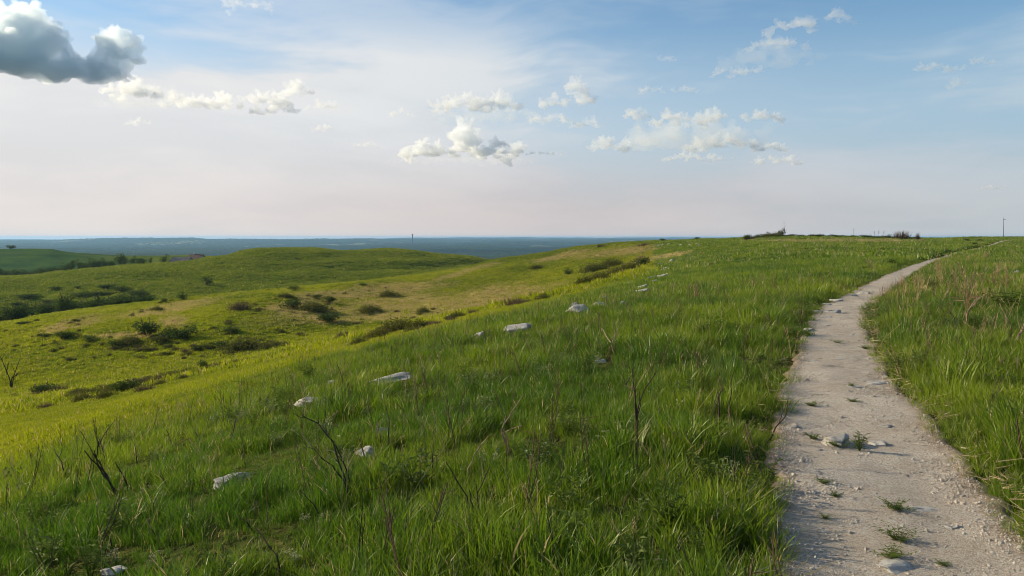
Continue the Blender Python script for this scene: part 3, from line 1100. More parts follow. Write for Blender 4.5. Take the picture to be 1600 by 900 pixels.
# ------------------------------------------------------------------ grass
near_t = [tuft('t', M['grass'], 26, 0.10, 0.12, 0.36, (0.0055, 0.007, 0.010)[i % 3], 4, (0.5, 0.8)[i % 2], 300 + i) for i in range(12)]
near_t += [tuft('t', M['grass'], 9, 0.07, 0.20, 0.42, 0.015, 4, 0.9, 480 + i) for i in range(2)]
near_t += [tuft('t', M['grass'], 40, 0.13, 0.06, 0.16, 0.006, 3, 1.0, 485 + i) for i in range(3)]
mid_t = [tuft('t', M['grass'], 26, 0.22, 0.14, 0.32, 0.016, 3, 0.6, 330 + i) for i in range(8)]
far_t = [tuft('t', M['grass'], 34, 0.60, 0.14, 0.36, 0.05, 2, 0.5, 360 + i) for i in range(6)]
mead_n = [tuft('t', M['meadow'], 26, 0.24, 0.05, 0.15, 0.013, 2, 0.6, 390 + i) for i in range(6)]
mead_f = [tuft('t', M['meadow'], 44, 0.70, 0.14, 0.42, 0.06, 2, 0.6, 420 + i) for i in range(8)]


def sector(n, r0, r1, half=42.0):
    r = np.sqrt(rng.uniform(r0 * r0, r1 * r1, n))
    t = np.radians(rng.uniform(-half, half, n))
    return r * np.sin(t), r * np.cos(t)


def clear_of_things(x, y, margin=0.0):
    s = path_s(x, np.clip(y, -60, 214))
    hl_, hr_ = path_half(np.clip(y, -60, 200))
    lim = np.where(s > 0, hl_, hr_) + margin
    ok = (np.abs(s) > lim) | (y > 186)
    for (rx, ry, rw, rd, onp) in rock_sites:
        ok &= (((x - rx) / (rw * 0.9)) ** 2 + ((y - ry) / (rd * 0.9 + 0.02)) ** 2) > 1
    for (rx, ry, rw, rd, onp) in rock_sites:      # a little opening in front, so that the stone shows
        if ry < 40 and not onp:
            ok &= ~((np.abs(x - rx) < rw * 0.95) & (y > ry - rd - 0.065 * ry) & (y < ry) & (rng.uniform(size=len(x)) < 0.86))
    return ok


def grass_zone(name, n, r0, r1, tall_meshes, s_tall, margin, label, want_short, short_meshes=None, s_short=1.0):
    x, y = sector(n, r0, r1)
    z = ground(x, y)
    sh, yl, dr, dk, fr, nr, s = masks(x, y, z)
    pick = rng.uniform(size=n)
    use = ((pick < sh) if want_short else (pick >= sh)) & clear_of_things(x, y, margin) & (dk < 0.3)
    x, y, z, sh, yl, dr, s = (q[use] for q in (x, y, z, sh, yl, dr, s))
    n = len(x)
    clump = fbm(x / 0.9 + 5, y / 0.9, 3)
    big = fbm(x / 6.0, y / 6.0, 3)
    sc = s_tall * (0.80 + 1.1 * clump + 0.35 * big) * rng.uniform(0.75, 1.25, n)
    if not want_short:
        sc *= np.clip(0.45 + np.abs(np.abs(s) - 0.6) * 1.1, 0.45, 1.0) * (1 - 0.5 * sh)
    sc = np.clip(sc, 0.3 * s_tall, 1.7 * s_tall)
    scl = np.stack([sc * rng.uniform(0.85, 1.2, n), sc * rng.uniform(0.85, 1.2, n), sc], 1)
    rot = np.stack([rng.normal(0, 0.10, n), rng.normal(0.10, 0.10, n), rng.uniform(0, 6.283, n)], 1)
    tint = np.clip(0.40 + 0.95 * big + 0.75 * fbm(x / 1.6 + 31, y / 1.6, 2) + rng.normal(0, 0.12, n) + 0.55 * sh * (not want_short), 0, 1)
    if want_short:
        tint = np.clip(0.22 + 0.8 * yl + 0.6 * fbm(x / 14, y / 14, 3) + 0.5 * fbm(x / 3.1, y / 3.1, 2) + rng.normal(0, 0.2, n) - 0.5 * (rng.uniform(size=n) < 0.2) - 0.42 * sstep(190, 270, np.hypot(x, y)), 0, 1)  # last term lowers the tint past the spur: cloud shade in grass colour
    tan = np.clip(0.03 + 0.05 * (rng.uniform(size=n) < 0.2) + dr * rng.uniform(0.0, 1.15, n), 0, 1)
    tan += np.clip((s < -0.5) * sstep(6, 14, y) * (1 - sstep(50, 90, y)) * 0.05, 0, 1)
    ms = short_meshes if want_short else tall_meshes
    return scatter(name, np.stack([x, y, z], 1), rot, scl, rng.integers(0, len(ms), n), {'tint': tint, 'tan': tan}, ms, label)


grass_zone('tall_grass', 12500, 1.2, 9, near_t, 0.80, -0.06, 'tall lush green grass in the foreground', False)
grass_zone('tall_grass', 34000, 9, 24, near_t, 0.92, -0.05, 'tall green grass on the near slope', False)
grass_zone('slope_grass', 52000, 24, 65, mid_t, 1.0, 0.0, 'green grass over the ridge top beyond the outcrop', False)
grass_zone('ridge_grass', 52000, 65, 300, far_t, 1.0, 0.05, 'green grass on the far ridge top', False)
grass_zone('meadow_grass', 80000, 7, 62, None, 1.0, 0.0, 'short yellow green grass down the valley side', True, mead_n)
grass_zone('far_hill_grass', 130000, 320, 600, None, 1.9, 0.0, 'olive green grass on the middle hill', True, mead_f)
grass_zone('hill_grass', 190000, 55, 330, None, 1.0, 0.0, 'tussocky yellow green and tan grass on the spur across the gully', True, mead_f, 1.0)

# broad leaved ground cover and seed stalks through the near grass, low scrub on the spur
def cover_mesh(seed, kind):
    g = random.Random(seed)
    mb = MB()
    if kind == 'twig':
        for i in range(2):
            top = Vector((g.gauss(0, .10), g.gauss(0, .10), g.uniform(0.3, 0.52)))
            kn = top * 0.5 + Vector((g.gauss(0, .02), g.gauss(0, .02), 0))
            mb.tube([Vector((0, 0, -0.03)), kn, top], 0.0042, 0.0022, 4)
            for k in range(4):
                q = kn.lerp(top, g.random())
                mb.tube([q, q + Vector((g.gauss(0, .05), g.gauss(0, .05), g.uniform(.02, .09)))], 0.0024, 0.0012, 3)
    elif kind == 'seed':
        for i in range(3):
            l = Vector((g.gauss(0, .12), g.gauss(0, .12), 0))
            h = g.uniform(0.34, 0.5)
            p = Vector((g.gauss(0, .03), g.gauss(0, .03), 0))
            top = p + l + Vector((0, 0, h))
            mb.tube([p, p.lerp(top, 0.5) - l * 0.15, top], 0.0022, 0.0012, 3)
            for k in range(9):
                q = p.lerp(top, 0.78 + 0.025 * k)
                mb.leaf(q, (g.gauss(0, .6), g.gauss(0, .6), 1), (g.gauss(0, 1), g.gauss(0, 1), 0), 0.022, 0.007)
    else:
        for i in range(g.randint(5, 8)):
            an = g.uniform(0, 6.28)
            h = g.uniform(0.12, 0.30)
            top = Vector((math.cos(an) * 0.10, math.sin(an) * 0.10, h))
            mb.tube([Vector((0, 0, -0.02)), top * 0.5, top], 0.003, 0.002, 3)
            for k in range(7):
                q = top * (0.35 + 0.65 * k / 6)
                a2 = an + k * 2.2 + g.uniform(-.5, .5)
                L = g.uniform(0.035, 0.075)
                mb.leaf(q, (math.cos(a2), math.sin(a2), g.uniform(0, .6)), (0, 0, 1), L, L * 0.5)
    return mb.mesh('cover', M[{'seed': 'tan', 'twig': 'twig', 'leaf': 'forb', 'pale': 'silver'}[kind]])


def cover(name, n, r0, r1, meshes, label, s0=0.8, s1=1.3, weight=None):
    x, y = sector(n, r0, r1)
    z = ground(x, y)
    sh = masks(x, y, z)[0]
    pat = fbm(x / 1.4 + 60, y / 1.4, 3)
    use = clear_of_things(x, y, 0.02) & (sh < 0.5) & (pat > (weight if weight is not None else -9))
    x, y, z = x[use], y[use], z[use]
    m_ = len(x)
    sc = rng.uniform(s0, s1, (m_, 1)) * np.ones((1, 3))
    rot = np.stack([rng.normal(0, 0.12, m_), rng.normal(0.05, 0.12, m_), rng.uniform(0, 6.28, m_)], 1)
    return scatter(name, np.stack([x, y, z], 1), rot, sc, rng.integers(0, len(meshes), m_), {}, meshes, label)


cover('leafy_ground_cover', 2000, 1.5, 20, [cover_mesh(1000 + i, 'leaf') for i in range(5)], 'small broad leaved weeds mixed through the near grass', 0.5, 0.95, 0.12)
cover('pale_ground_cover', 1100, 1.5, 20, [cover_mesh(1010 + i, 'pale') for i in range(4)], 'small pale leaved weeds mixed through the near grass', 0.5, 0.9, 0.25)
cover('seed_stalks', 1300, 2, 30, [cover_mesh(1020 + i, 'seed') for i in range(4)] + [cover_mesh(1030 + i, 'twig') for i in range(4)], 'thin tan and brown dead stalks standing through the grass', 0.7, 1.1)

# ------------------------------------------------------------------ gravel, straw litter
import bmesh
peb = []
for i in range(5):
    bm = bmesh.new()
    bmesh.ops.create_icosphere(bm, subdivisions=1, radius=1.0)
    g = np.random.default_rng(500 + i)
    for v in bm.verts:
        v.co *= g.uniform(0.75, 1.15)
    me_ = bpy.data.meshes.new('peb')
    bm.to_mesh(me_)
    bm.free()
    me_.materials.append(M['pebble'])
    peb.append(me_)


def on_path(n, y0, y1, spread=1.0, p=1.6):
    y = y0 + (y1 - y0) * rng.uniform(size=n) ** p
    hl_, hr_ = path_half(y)
    u = rng.uniform(-1, 1, n) * spread
    off = np.where(u < 0, u * hl_, u * hr_)
    dd = path_x(y + 0.5) - path_x(y - 0.5)
    q = np.sqrt(1 + dd * dd)
    x = path_x(y) + off / q
    y = y - off * dd / q
    return x, y, ground(x, y) + 0.035, u


x, y, z, u = on_path(70000, 2.0, 26.0, 1.02, 1.9)
n = len(x)
sz = np.clip(rng.lognormal(math.log(0.0045), 0.5, n), 0.002, 0.03)
gr = scatter('gravel', np.stack([x, y, z], 1), rng.uniform(0, 6.28, (n, 3)), np.stack([sz, sz * rng.uniform(0.6, 1, n), sz * 0.6], 1), rng.integers(0, 5, n), {}, peb, 'loose pale gravel grains over the path')
stw = [tuft('s', M['straw'], 5, 0.10, 0.10, 0.28, 0.005, 2, 0.4, 600 + i) for i in range(4)]
x, y, z, u = on_path(2600, 2.0, 30.0, 1.35, 1.5)
keep = (np.abs(u) > 0.85) & ((u > 0) | (rng.uniform(size=len(u)) < 0.25))
x, y, z = x[keep], y[keep], z[keep]
n = len(x)
scatter('dry_straw', np.stack([x, y, z], 1), np.stack([rng.choice([-1, 1], n) * rng.uniform(1.25, 1.5, n), rng.normal(0, 0.2, n), rng.uniform(0, 6.28, n)], 1), np.ones((n, 3)) * rng.uniform(0.6, 1.2, (n, 1)), rng.integers(0, 4, n), {'tint': rng.uniform(0, 1, n), 'tan': np.zeros(n)}, stw, 'dry straw litter along the right edge of the path')


# ------------------------------------------------------------------ plants as things
def ray_dir(px, py, d):
    return Vector(((px - 800.0) / F * d, d, (HY - py) / F * d))


def dead_stem(base, tips, label, mat='char', rpx=2.2, group='dead stems in the grass', name='dead_stem'):
    """tips: list of (px, py) or kinked lists of them; grown from the base spot on the ground"""
    bx, by, bz = at(*base)
    mb = MB()
    r0 = max(0.0028, rpx * by / F * 0.5)
    for tp in tips:
        chain = tp if isinstance(tp, list) else [tp]
        pts = [Vector((0, 0, -0.05))]
        n = len(chain)
        for k, (qx, qy) in enumerate(chain):
            dep = by + random.uniform(-0.06, 0.06) * (k + 1) / n * min(by, 8) * 0.5
            pts.append(ray_dir(qx, qy, dep) - Vector((bx, by, bz)))
        fine = []
        for k in range(len(pts) - 1):
            for t in (0, 0.34, 0.67):
                p = pts[k].lerp(pts[k + 1], t)
                L = (pts[k + 1] - pts[k]).length
                fine.append(p + Vector((random.gauss(0, 1), random.gauss(0, 1), 0)) * L * 0.022)
        fine.append(pts[-1])
        mb.tube(fine, r0, r0 * 0.45, 6)
        for k in range(2, len(fine) - 1, 2):        # buds and snapped side shoots
            if random.random() < 0.8:
                dv = (fine[k + 1] - fine[k]).normalized()
                sv = (dv + Vector((random.uniform(-1, 1), random.uniform(-1, 1), random.uniform(-.2, .6)))).normalized()
                L_ = r0 * random.choice((4, 7, 11, 16))
                e_ = fine[k] + sv * L_
                mb.tube([fine[k], e_, e_ + (sv + Vector((random.uniform(-.6, .6), 0, 0.5))) * L_ * 0.6], r0 * 0.45, r0 * 0.2, 4)
    o = mb.obj(name, M[mat])
    o.location = (bx, by, bz)
    tag(o, label, 'dead stem', group)
    return o


DS = [
    ((188, 776), [[(165, 742), (132, 704)], [(160, 738), (147, 704)], [(162, 734), (151, 716), (154, 690)]], 'dark forked dead branch, the largest at the lower left', 'char', 3.0),
    ((203, 770), [[(192, 745), (180, 722)]], 'dark dead stem leaning left just right of the largest lower left fork', 'char', 2.4),
    ((167, 727), [[(160, 700), (153, 681)]], 'dark straight dead stem just above the largest lower left fork', 'char', 2.2),
    ((107, 745), [[(95, 722), (85, 702)]], 'dark dead stem leaning left at the left of the largest fork', 'char', 2.4),
    ((100, 706), [[(96, 694), (90, 684)]], 'thin short twig above the leaning stem at far left', 'char', 1.6),
    ((263, 772), [[(259, 755), (250, 743)]], 'short dark curved stem between the fork and the bluish slab', 'char', 2.2),
    ((320, 703), [[(312, 688), (303, 671)]], 'thin dark stem leaning left above the bluish slab', 'char', 1.9),
    ((270, 697), [[(266, 686), (260, 672)]], 'short dark stem on the slope shoulder, left of the thin leaning one', 'char', 1.9),
    ((216, 730), [[(213, 712), (211, 695)]], 'thin upright stem right of the largest lower left fork', 'char', 1.6),
    ((26, 815), [[(19, 798), (12, 783)]], 'dark stem right of the stone at the left edge', 'char', 2.0),
    ((181, 858), [[(172, 844), (162, 826)]], 'dark stem leaning left near the bottom left corner', 'char', 2.2),
    ((251, 848), [[(237, 825), (226, 806)]], 'long dark stem leaning left, right of the bottom left one', 'char', 2.2),
    ((308, 840), [[(320, 822), (333, 801)]], 'dark stem leaning right below the bluish slab', 'char', 2.2),
    ((402, 830), [[(385, 815), (370, 805)]], 'dark low stem lying leftward right below the bluish slab', 'char', 2.4),
    ((441, 900), [[(432, 868), (400, 826)], [(436, 890), (425, 887)]], 'thick curved dead branch at the bottom edge left of centre', 'char', 3.4),
    ((552, 780), [[(545, 740), (525, 698), (505, 668)], [(520, 690), (498, 662), (472, 649)], [(538, 752), (520, 728), (500, 715), (470, 676)]], 'big curved dead shrub with several arching branches left of the two white stones', 'char', 2.9),
    ((506, 810), [[(490, 787), (468, 766)]], 'dark stem leaning left below the big curved dead shrub', 'char', 2.2),
    ((599, 703), [[(594, 682), (588, 658)]], 'dark stem crossing in front of the small upright stone', 'char', 2.2),
    ((609, 700), [[(607, 660), (598, 612)]], 'tall thin reddish stem right of the small upright stone', 'char', 1.7),
    ((643, 660), [[(635, 645), (622, 633)]], 'thin dark stem leaning left in mid slope right of the upright stone', 'char', 1.7),
    ((536, 594), [[(531, 580), (527, 570)]], 'pair of short dark stems at the shoulder left of the long slab', 'char', 1.8),
    ((610, 560), [[(612, 540)]], 'single thin stem standing above the long low slab', 'char', 1.5),
    ((692, 575), [[(688, 566), (683, 558)]], 'short dark stem on the slope right of the long low slab', 'char', 1.6),
    ((563, 905), [[(562, 850), (567, 778)], [(567, 850), (570, 802)]], 'two upright reddish stems side by side at the bottom edge', 'char', 2.6),
    ((628, 885), [[(631, 845), (636, 799)]], 'single upright dark stem right of the two side by side', 'char', 2.2),
    ((745, 822), [[(728, 775), (697, 722)], [(747, 790), (746, 770), (765, 730)], [(738, 790), (733, 765)]], 'reddish dead shrub of three spreading stems at lower centre', 'char', 2.9),
    ((764, 806), [[(766, 785), (771, 760)]], 'short pale tipped stem right of the three spreading stems', 'palewood', 2.2),
    ((733, 760), [[(731, 732), (748, 700), (768, 678)]], 'kinked branch with a pale tip above the three spreading stems', 'palewood', 2.4),
    ((800, 715), [[(788, 690), (784, 672), (800, 643), (818, 616)], [(785, 676), (815, 665)], [(786, 668), (790, 650)]], 'tall branching pale barked dead shrub at the centre of the slope', 'palewood', 2.5),
    ((677, 745), [[(676, 720), (677, 690)]], 'thin upright stem left of the kinked pale tipped branch', 'char', 1.9),
    ((848, 894), [[(861, 850), (858, 822), (854, 802)]], 'dark curved stem at the bottom edge near the centre', 'char', 2.6),
    ((964, 830), [[(970, 803), (981, 774)]], 'reddish stem leaning right, left of the bright leafy plant', 'char', 2.3),
    ((997, 718), [[(993, 670), (991, 620), (988, 576)], [(995, 640), (1010, 605), (1027, 579)], [(992, 610), (978, 602), (984, 590)], [(996, 650), (1001, 630)]], 'tallest dead stem with a pale side branch, standing right of centre', 'char', 2.6),
    ((868, 695), [[(862, 680), (852, 660)]], 'thin dark stem left of the tallest dead stem', 'char', 1.7),
    ((925, 622), [[(915, 608), (902, 597)]], 'short curved dark twig above left of the tallest dead stem', 'char', 1.7),
    ((960, 553), [[(955, 535), (942, 514)], [(956, 540), (962, 520), (969, 505)]], 'small pale forked twig standing between the bulky boulder and the path', 'palewood', 2.2),
    ((905, 553), [[(899, 540), (891, 527)]], 'dark short stem left of the small pale forked twig', 'char', 1.9),
    ((1069, 580), [[(1067, 563), (1065, 545)]], 'thin brown upright stem right of the small pale forked twig', 'char', 1.5),
    ((1126, 684), [[(1122, 650), (1122, 612)], [(1123, 618), (1130, 606)]], 'left of two knobbly brown stems nearest the path', 'char', 2.4),
    ((1142, 668), [[(1141, 630), (1146, 582)]], 'right and taller of two knobbly brown stems nearest the path', 'char', 2.2),
    ((1098, 720), [[(1095, 695), (1096, 668)]], 'short dark stem below the two knobbly stems', 'char', 2.2),
    ((1145, 798), [[(1147, 755), (1149, 706)]], 'straight dark red stem close to the left path edge', 'char', 2.3),
    ((1150, 812), [[(1138, 788), (1122, 757)]], 'pale straw coloured stem leaning left by the dark red stem', 'palewood', 2.6),
    ((1129, 812), [[(1127, 795), (1128, 776)]], 'short dark stem just left of the pale leaning straw stem', 'char', 2.2),
    ((1196, 690), [[(1212, 668), (1228, 650), (1231, 626)]], 'brown bent branch reaching over the left path edge', 'char', 2.6),
    ((1186, 678), [[(1192, 672), (1206, 662)]], 'thin brown twig under the bent branch at the path edge', 'char', 1.9),
    # right of the path
    ((1512, 512), [[(1510, 492), (1520, 478), (1531, 465)], [(1512, 488), (1520, 474), (1526, 467)]], 'pale forked dead stem right of the path, shaped like a narrow letter V', 'palewood', 2.2),
    ((1465, 480), [[(1474, 467), (1484, 452)]], 'pale straight stem leaning right in the field beyond the path', 'palewood', 1.8),
    ((1414, 500), [[(1413, 492), (1405, 478)]], 'short pale bent stem nearest the right path edge', 'palewood', 1.7),
    ((1586, 522), [[(1574, 498), (1562, 474)]], 'pale thick stem leaning left beside the dark leafy bush', 'palewood', 2.4),
    ((1583, 540), [[(1592, 522), (1602, 508)], [(1590, 530), (1604, 496)]], 'pale forked stem at the right edge of the picture', 'palewood', 2.3),
    ((1553, 516), [[(1550, 504), (1555, 493)]], 'small yellowish bent stem left of the pale leaning stem', 'palewood', 1.6),
    ((1571, 482), [[(1572, 474), (1578, 464)]], 'pale twig standing above the dark leafy bush', 'palewood', 1.8),
    ((1495, 512), [[(1490, 495), (1482, 484)]], 'reddish stem leaning left, left of the narrow letter V stem', 'char', 1.9),
    ((1442, 530), [[(1444, 514), (1446, 496)]], 'right of two thin pale upright stalks in the right field', 'palewood', 1.5),
    ((1438, 528), [[(1439, 515), (1439, 504)]], 'left of two thin pale upright stalks in the right field', 'palewood', 1.4),
    ((1536, 600), [[(1537, 580), (1535, 556)]], 'reddish brown upright stem in the lower right grass', 'char', 1.8),
    # far left sapling
    ((18, 606), [[(14, 590), (8, 572), (0, 556)], [(17, 595), (24, 582), (27, 570)], [(10, 580), (14, 566)], [(21, 590), (30, 580)]], 'bare thin dead sapling in the valley at the left edge', 'char', 1.7),
]
for (b_, tips, lab, mt, rp) in DS:
    dead_stem(b_, tips, lab, mt, rp * 1.05)


# tan grass clumps (dry stalks)
def stalk_mesh(seed, nb=22, spread=0.16, mat='tan', heads=True):
    g = random.Random(seed)
    mb = MB()
    for i in range(nb):
        an, rr = g.uniform(0, 6.28), spread * 0.35 * math.sqrt(g.random())
        p = Vector((math.cos(an) * rr, math.sin(an) * rr, -0.03))
        h = g.uniform(0.55, 1.0)
        l = Vector((g.gauss(0.05, 1), g.gauss(0, 1), 0)) * 0.13
        pts = [p, p + Vector((l.x * 0.3, l.y * 0.3, h * 0.4)), p + Vector((l.x * 0.8, l.y * 0.8, h * 0.75)), p + Vector((l.x * 1.4, l.y * 1.4, h))]
        mb.tube(pts, 0.008, 0.004, 3)
        if heads:
            for k in range(4):
                q = pts[2].lerp(pts[3], g.random())
                mb.leaf(q, (l.x + g.gauss(0, .3), l.y + g.gauss(0, .3), 0.6), (g.gauss(0, 1), g.gauss(0, 1), 0.2), 0.10, 0.022)
        if g.random() < 0.5:
            q = pts[1]
            mb.leaf(q, (g.gauss(0, 1), g.gauss(0, 1), 0.5), (0, 0, 1), 0.3, 0.02)
    return mb.mesh('dry_stalks', M[mat])


STK = [stalk_mesh(700 + i, 12 + 4 * (i % 3)) for i in range(4)]
for i, (px, py, h, w, lab) in enumerate([
    (1362, 426, 24, 1.3, 'tan dry grass clump standing alone left of the path near its far bend'),
    (1514, 486, 76, 1.0, 'tallest tan dry grass clump in the field right of the path'),
    (1432, 452, 30, 1.2, 'low wide tan grass clump nearest the path bend on its right side'),
    (1446, 462, 34, 1.1, 'tan grass clump with brown base right of the path, below the low wide clump'),
    (1470, 447, 36, 0.8, 'thin tan stalks between the path and the tallest tan clump'),
    (1490, 452, 32, 0.8, 'sparse tan stalks just left of the tallest tan clump'),
    (1466, 424, 26, 0.8, 'tan stalks where the path narrows in the distance'),
    (1541, 406, 16, 1.2, 'short tan grass clump beyond the two white slabs'),
    (1582, 400, 12, 1.1, 'small tan grass clump near the far end of the path'),
    (1560, 432, 26, 0.9, 'tan stalks just right of the two white slabs'),
    (1553, 455, 40, 0.7, 'leaning tan stalks left of the dark leafy bush'),
    (1572, 456, 44, 0.7, 'tan stalks rising behind the dark leafy bush'),
    (1536, 448, 24, 0.8, 'thin tan stalks below the two white slabs'),
    (1512, 412, 14, 1.0, 'tiny tan clump by the distant path'),
    (1052, 455, 14, 1.2, 'short tan tuft right of the pale leaning slab on the outcrop'),
    (1085, 470, 30, 0.5, 'single tan stalks in the green slope left of the path'),
    (1408, 448, 22, 0.9, 'sparse tan stalks on the inner side of the path bend'),
    (1535, 540, 40, 0.5, 'brownish stalks in the grass below the narrow letter V stem'),
]):
    x, y, z = at(px, py)
    o = use_mesh('dry_grass_clump', STK[i % 4])
    H_ = h * y / F
    o.location = (x, y, z)
    o.scale = (H_ * w, H_ * w, H_)
    o.rotation_euler = (0, 0.04, random.uniform(0, 6.28))
    tag(o, lab, 'dry grass', 'tan dry grass clumps')


# thin tan stalks all through the field right of the path
x, y = sector(9000, 9, 70)
s_r = path_s(x, y)
pat = fbm(x / 3.0 + 11, y / 3.0, 3)
use = (s_r < -1.0) & (x / y > 0.42) & (x / y < 0.75) & (pat > 0.22 + 0.25 * (1 - sstep(12, 17, y)))
x, y = x[use], y[use]
n = len(x)
hh = rng.uniform(0.25, 0.62, n)
ww = hh * rng.uniform(0.5, 0.9, n)
scatter('tan_stalks', np.stack([x, y, ground(x, y)], 1), np.stack([rng.normal(0, .1, n), rng.normal(0.05, .1, n), rng.uniform(0, 6.28, n)], 1), np.stack([ww, ww, hh], 1), rng.integers(0, 4, n), {},
        [stalk_mesh(720 + i, 6) for i in range(4)], 'thin tan dry stalks spread through the grass right of the path')


# leafy weeds
def forb_parts(seed, kind):
    g = random.Random(seed)
    st, lf, fl = MB(), MB(), MB()
    ns = {'leafy': 9, 'mat': 16, 'cream': 7, 'dark': 14}[kind]
    for i in range(ns):
        an = g.uniform(0, 6.28)
        h = g.uniform(0.55, 1.0)
        sp = {'leafy': 0.45, 'mat': 1.1, 'cream': 0.4, 'dark': 0.8}[kind] * g.uniform(0.2, 1)
        tip = Vector((math.cos(an) * sp, math.sin(an) * sp, h))
        pts = [Vector((0, 0, -0.05)), Vector((tip.x * 0.4, tip.y * 0.4, h * 0.55)), tip]
        st.tube(pts, 0.016, 0.008, 4)
        nl = 9 if kind != 'cream' else 6
        for k in range(nl):
            t = 0.2 + 0.8 * k / nl
            q = pts[0].lerp(pts[1], t * 2) if t < 0.5 else pts[1].lerp(pts[2], t * 2 - 1)
            a2 = an + k * 2.4 + g.uniform(-.4, .4)
            L = g.uniform(0.16, 0.34) * (1.1 - 0.4 * t)
            lf.leaf(q, (math.cos(a2), math.sin(a2), g.uniform(0.1, 0.7)), (0, 0, 1), L, L * g.uniform(0.28, 0.42))
        if kind == 'cream':
            for k in range(16):
                fl.leaf(tip + Vector((g.gauss(0, .07), g.gauss(0, .07), g.uniform(-.03, .07))), (g.gauss(0, 1), g.gauss(0, 1), 0.8), (0, 0, 1), 0.055, 0.05)
    lm = {'leafy': 'forb', 'mat': 'forb', 'cream': 'silver', 'dark': 'leaf'}[kind]
    out = [('stem', st.mesh('stem', M['forb'])), ('leaves', lf.mesh('leaves', M[lm]))]
    if kind == 'cream':
        out.append(('flowers', fl.mesh('flowers', M['cream'])))
    return out


FORB = {k: [forb_parts(800 + 10 * j + i, k) for i in range(3)] for j, k in enumerate(('leafy', 'mat', 'cream', 'dark'))}
FB = [
    ('leafy', 1045, 838, 62, 1.0, 'bright green leafy plant in the grass near the bottom, left of the path'),
    ('leafy', 1092, 880, 44, 0.9, 'yellowish leafy weed at the bottom, right of the bright leafy plant'),
    ('leafy', 1120, 690, 30, 1.1, 'leafy weed at the foot of the two knobbly stems'),
    ('leafy', 1343, 712, 30, 1.3, 'leafy green plant growing against the large stone in the path'),
    ('mat', 1310, 706, 12, 2.2, 'low grassy weed in front of the large stone in the path'),
    ('mat', 1272, 694, 12, 1.6, 'small weed left of the large stone in the path'),
    ('mat', 1398, 806, 16, 2.0, 'small weed with thin blades in the middle of the path'),
    ('mat', 1405, 858, 24, 1.5, 'upper of two leafy weeds near the bottom of the path'),
    ('mat', 1392, 884, 22, 1.8, 'lower of two leafy weeds near the bottom of the path, above the smooth stone'),
    ('mat', 1474, 896, 9, 2.0, 'small flat weed at the bottom of the path, right of the smooth stone'),
    ('mat', 1286, 764, 10, 2.0, 'small flat weed in the left half of the path below the large stone'),
    ('mat', 1306, 786, 8, 2.2, 'small flat weed just below the flat weed in the left half of the path'),
    ('mat', 1289, 820, 9, 1.6, 'tiny dark weed in the left half of the path near the bottom'),
    ('mat', 1309, 540, 6, 2.2, 'tiny tuft in the middle of the far half of the path'),
    ('mat', 1268, 640, 9, 2.2, 'brownish flat weed at the left path edge'),
    ('mat', 1332, 634, 7, 2.4, 'tiny flat weed in the path below the small grey stone'),
    ('mat', 1330, 610, 7, 1.6, 'tiny weed behind the small grey stone in the path'),
    ('mat', 1352, 549, 6, 2.6, 'thin dark weed line on the right half of the far path'),
    ('mat', 1365, 530, 7, 2.4, 'low weed at the right edge of the far path'),
    ('dark', 1578, 492, 30, 1.2, 'dark green leafy bush in the field near the right edge'),
    ('dark', 1455, 452, 13, 1.3, 'small dark leafy weed among the tan stalks right of the path'),
    ('dark', 1395, 414, 9, 1.4, 'dark leafy weed on the left path edge near the far bend'),
    ('dark', 1288, 436, 9, 1.4, 'dark leafy weed in the grass left of the path'),
    ('dark', 1350, 424, 8, 1.8, 'dark low weed under the lone tan grass clump'),
    ('dark', 484, 594, 18, 1.3, 'dark leafy weed on the slope shoulder at mid left'),
    ('dark', 755, 672, 20, 1.6, 'dark bushy weed in the grass left of the pale barked dead shrub'),
    ('cream', 948, 694, 22, 1.8, 'cream flowering weed patch left of the tallest dead stem'),
    ('cream', 968, 692, 20, 1.5, 'cream flowering weed just right of the cream patch'),
    ('cream', 502, 824, 20, 1.4, 'right of two cream flowering weeds below the big curved dead shrub'),
    ('cream', 478, 822, 20, 1.3, 'left of two cream flowering weeds below the big curved dead shrub'),
    ('cream', 192, 800, 18, 1.6, 'cream flowering weed right below the largest lower left fork'),
    ('cream', 228, 778, 18, 1.4, 'cream flowering weed between the fork and the short curved stem'),
    ('cream', 250, 786, 18, 1.3, 'cream flowering weed under the short curved stem'),
    ('cream', 182, 884, 24, 1.4, 'pale flowering weed beside the bottom left slab'),
    ('cream', 240, 888, 24, 1.4, 'pale flowering weed right of the bottom left slab'),
    ('cream', 981, 902, 26, 1.2, 'left of three pale flowering weeds at the bottom edge'),
    ('cream', 1008, 903, 24, 1.2, 'middle one of three pale flowering weeds at the bottom edge'),
    ('cream', 1034, 902, 28, 1.1, 'right of three pale flowering weeds at the bottom edge'),
    ('cream', 1090, 786, 20, 1.4, 'cream flowering weed above right of the bright leafy plant'),
    ('cream', 1006, 800, 20, 1.4, 'cream flowering weed above left of the bright leafy plant'),
    ('cream', 902, 718, 20, 0.8, 'single whitish flower stalk left of the cream patch'),
    ('cream', 1022, 726, 18, 0.8, 'single whitish flower stalk below the tallest dead stem'),
    ('cream', 1145, 740, 18, 0.9, 'pale flower stalk beside the straight dark red stem'),
    ('cream', 575, 650, 14, 1.6, 'pale flowering weed above the small upright stone'),
    ('cream', 722, 892, 26, 1.2, 'pale flowering weed at the bottom edge left of centre'),
    ('cream', 460, 885, 26, 1.4, 'pale flowering weed beside the thick curved bottom branch'),
]
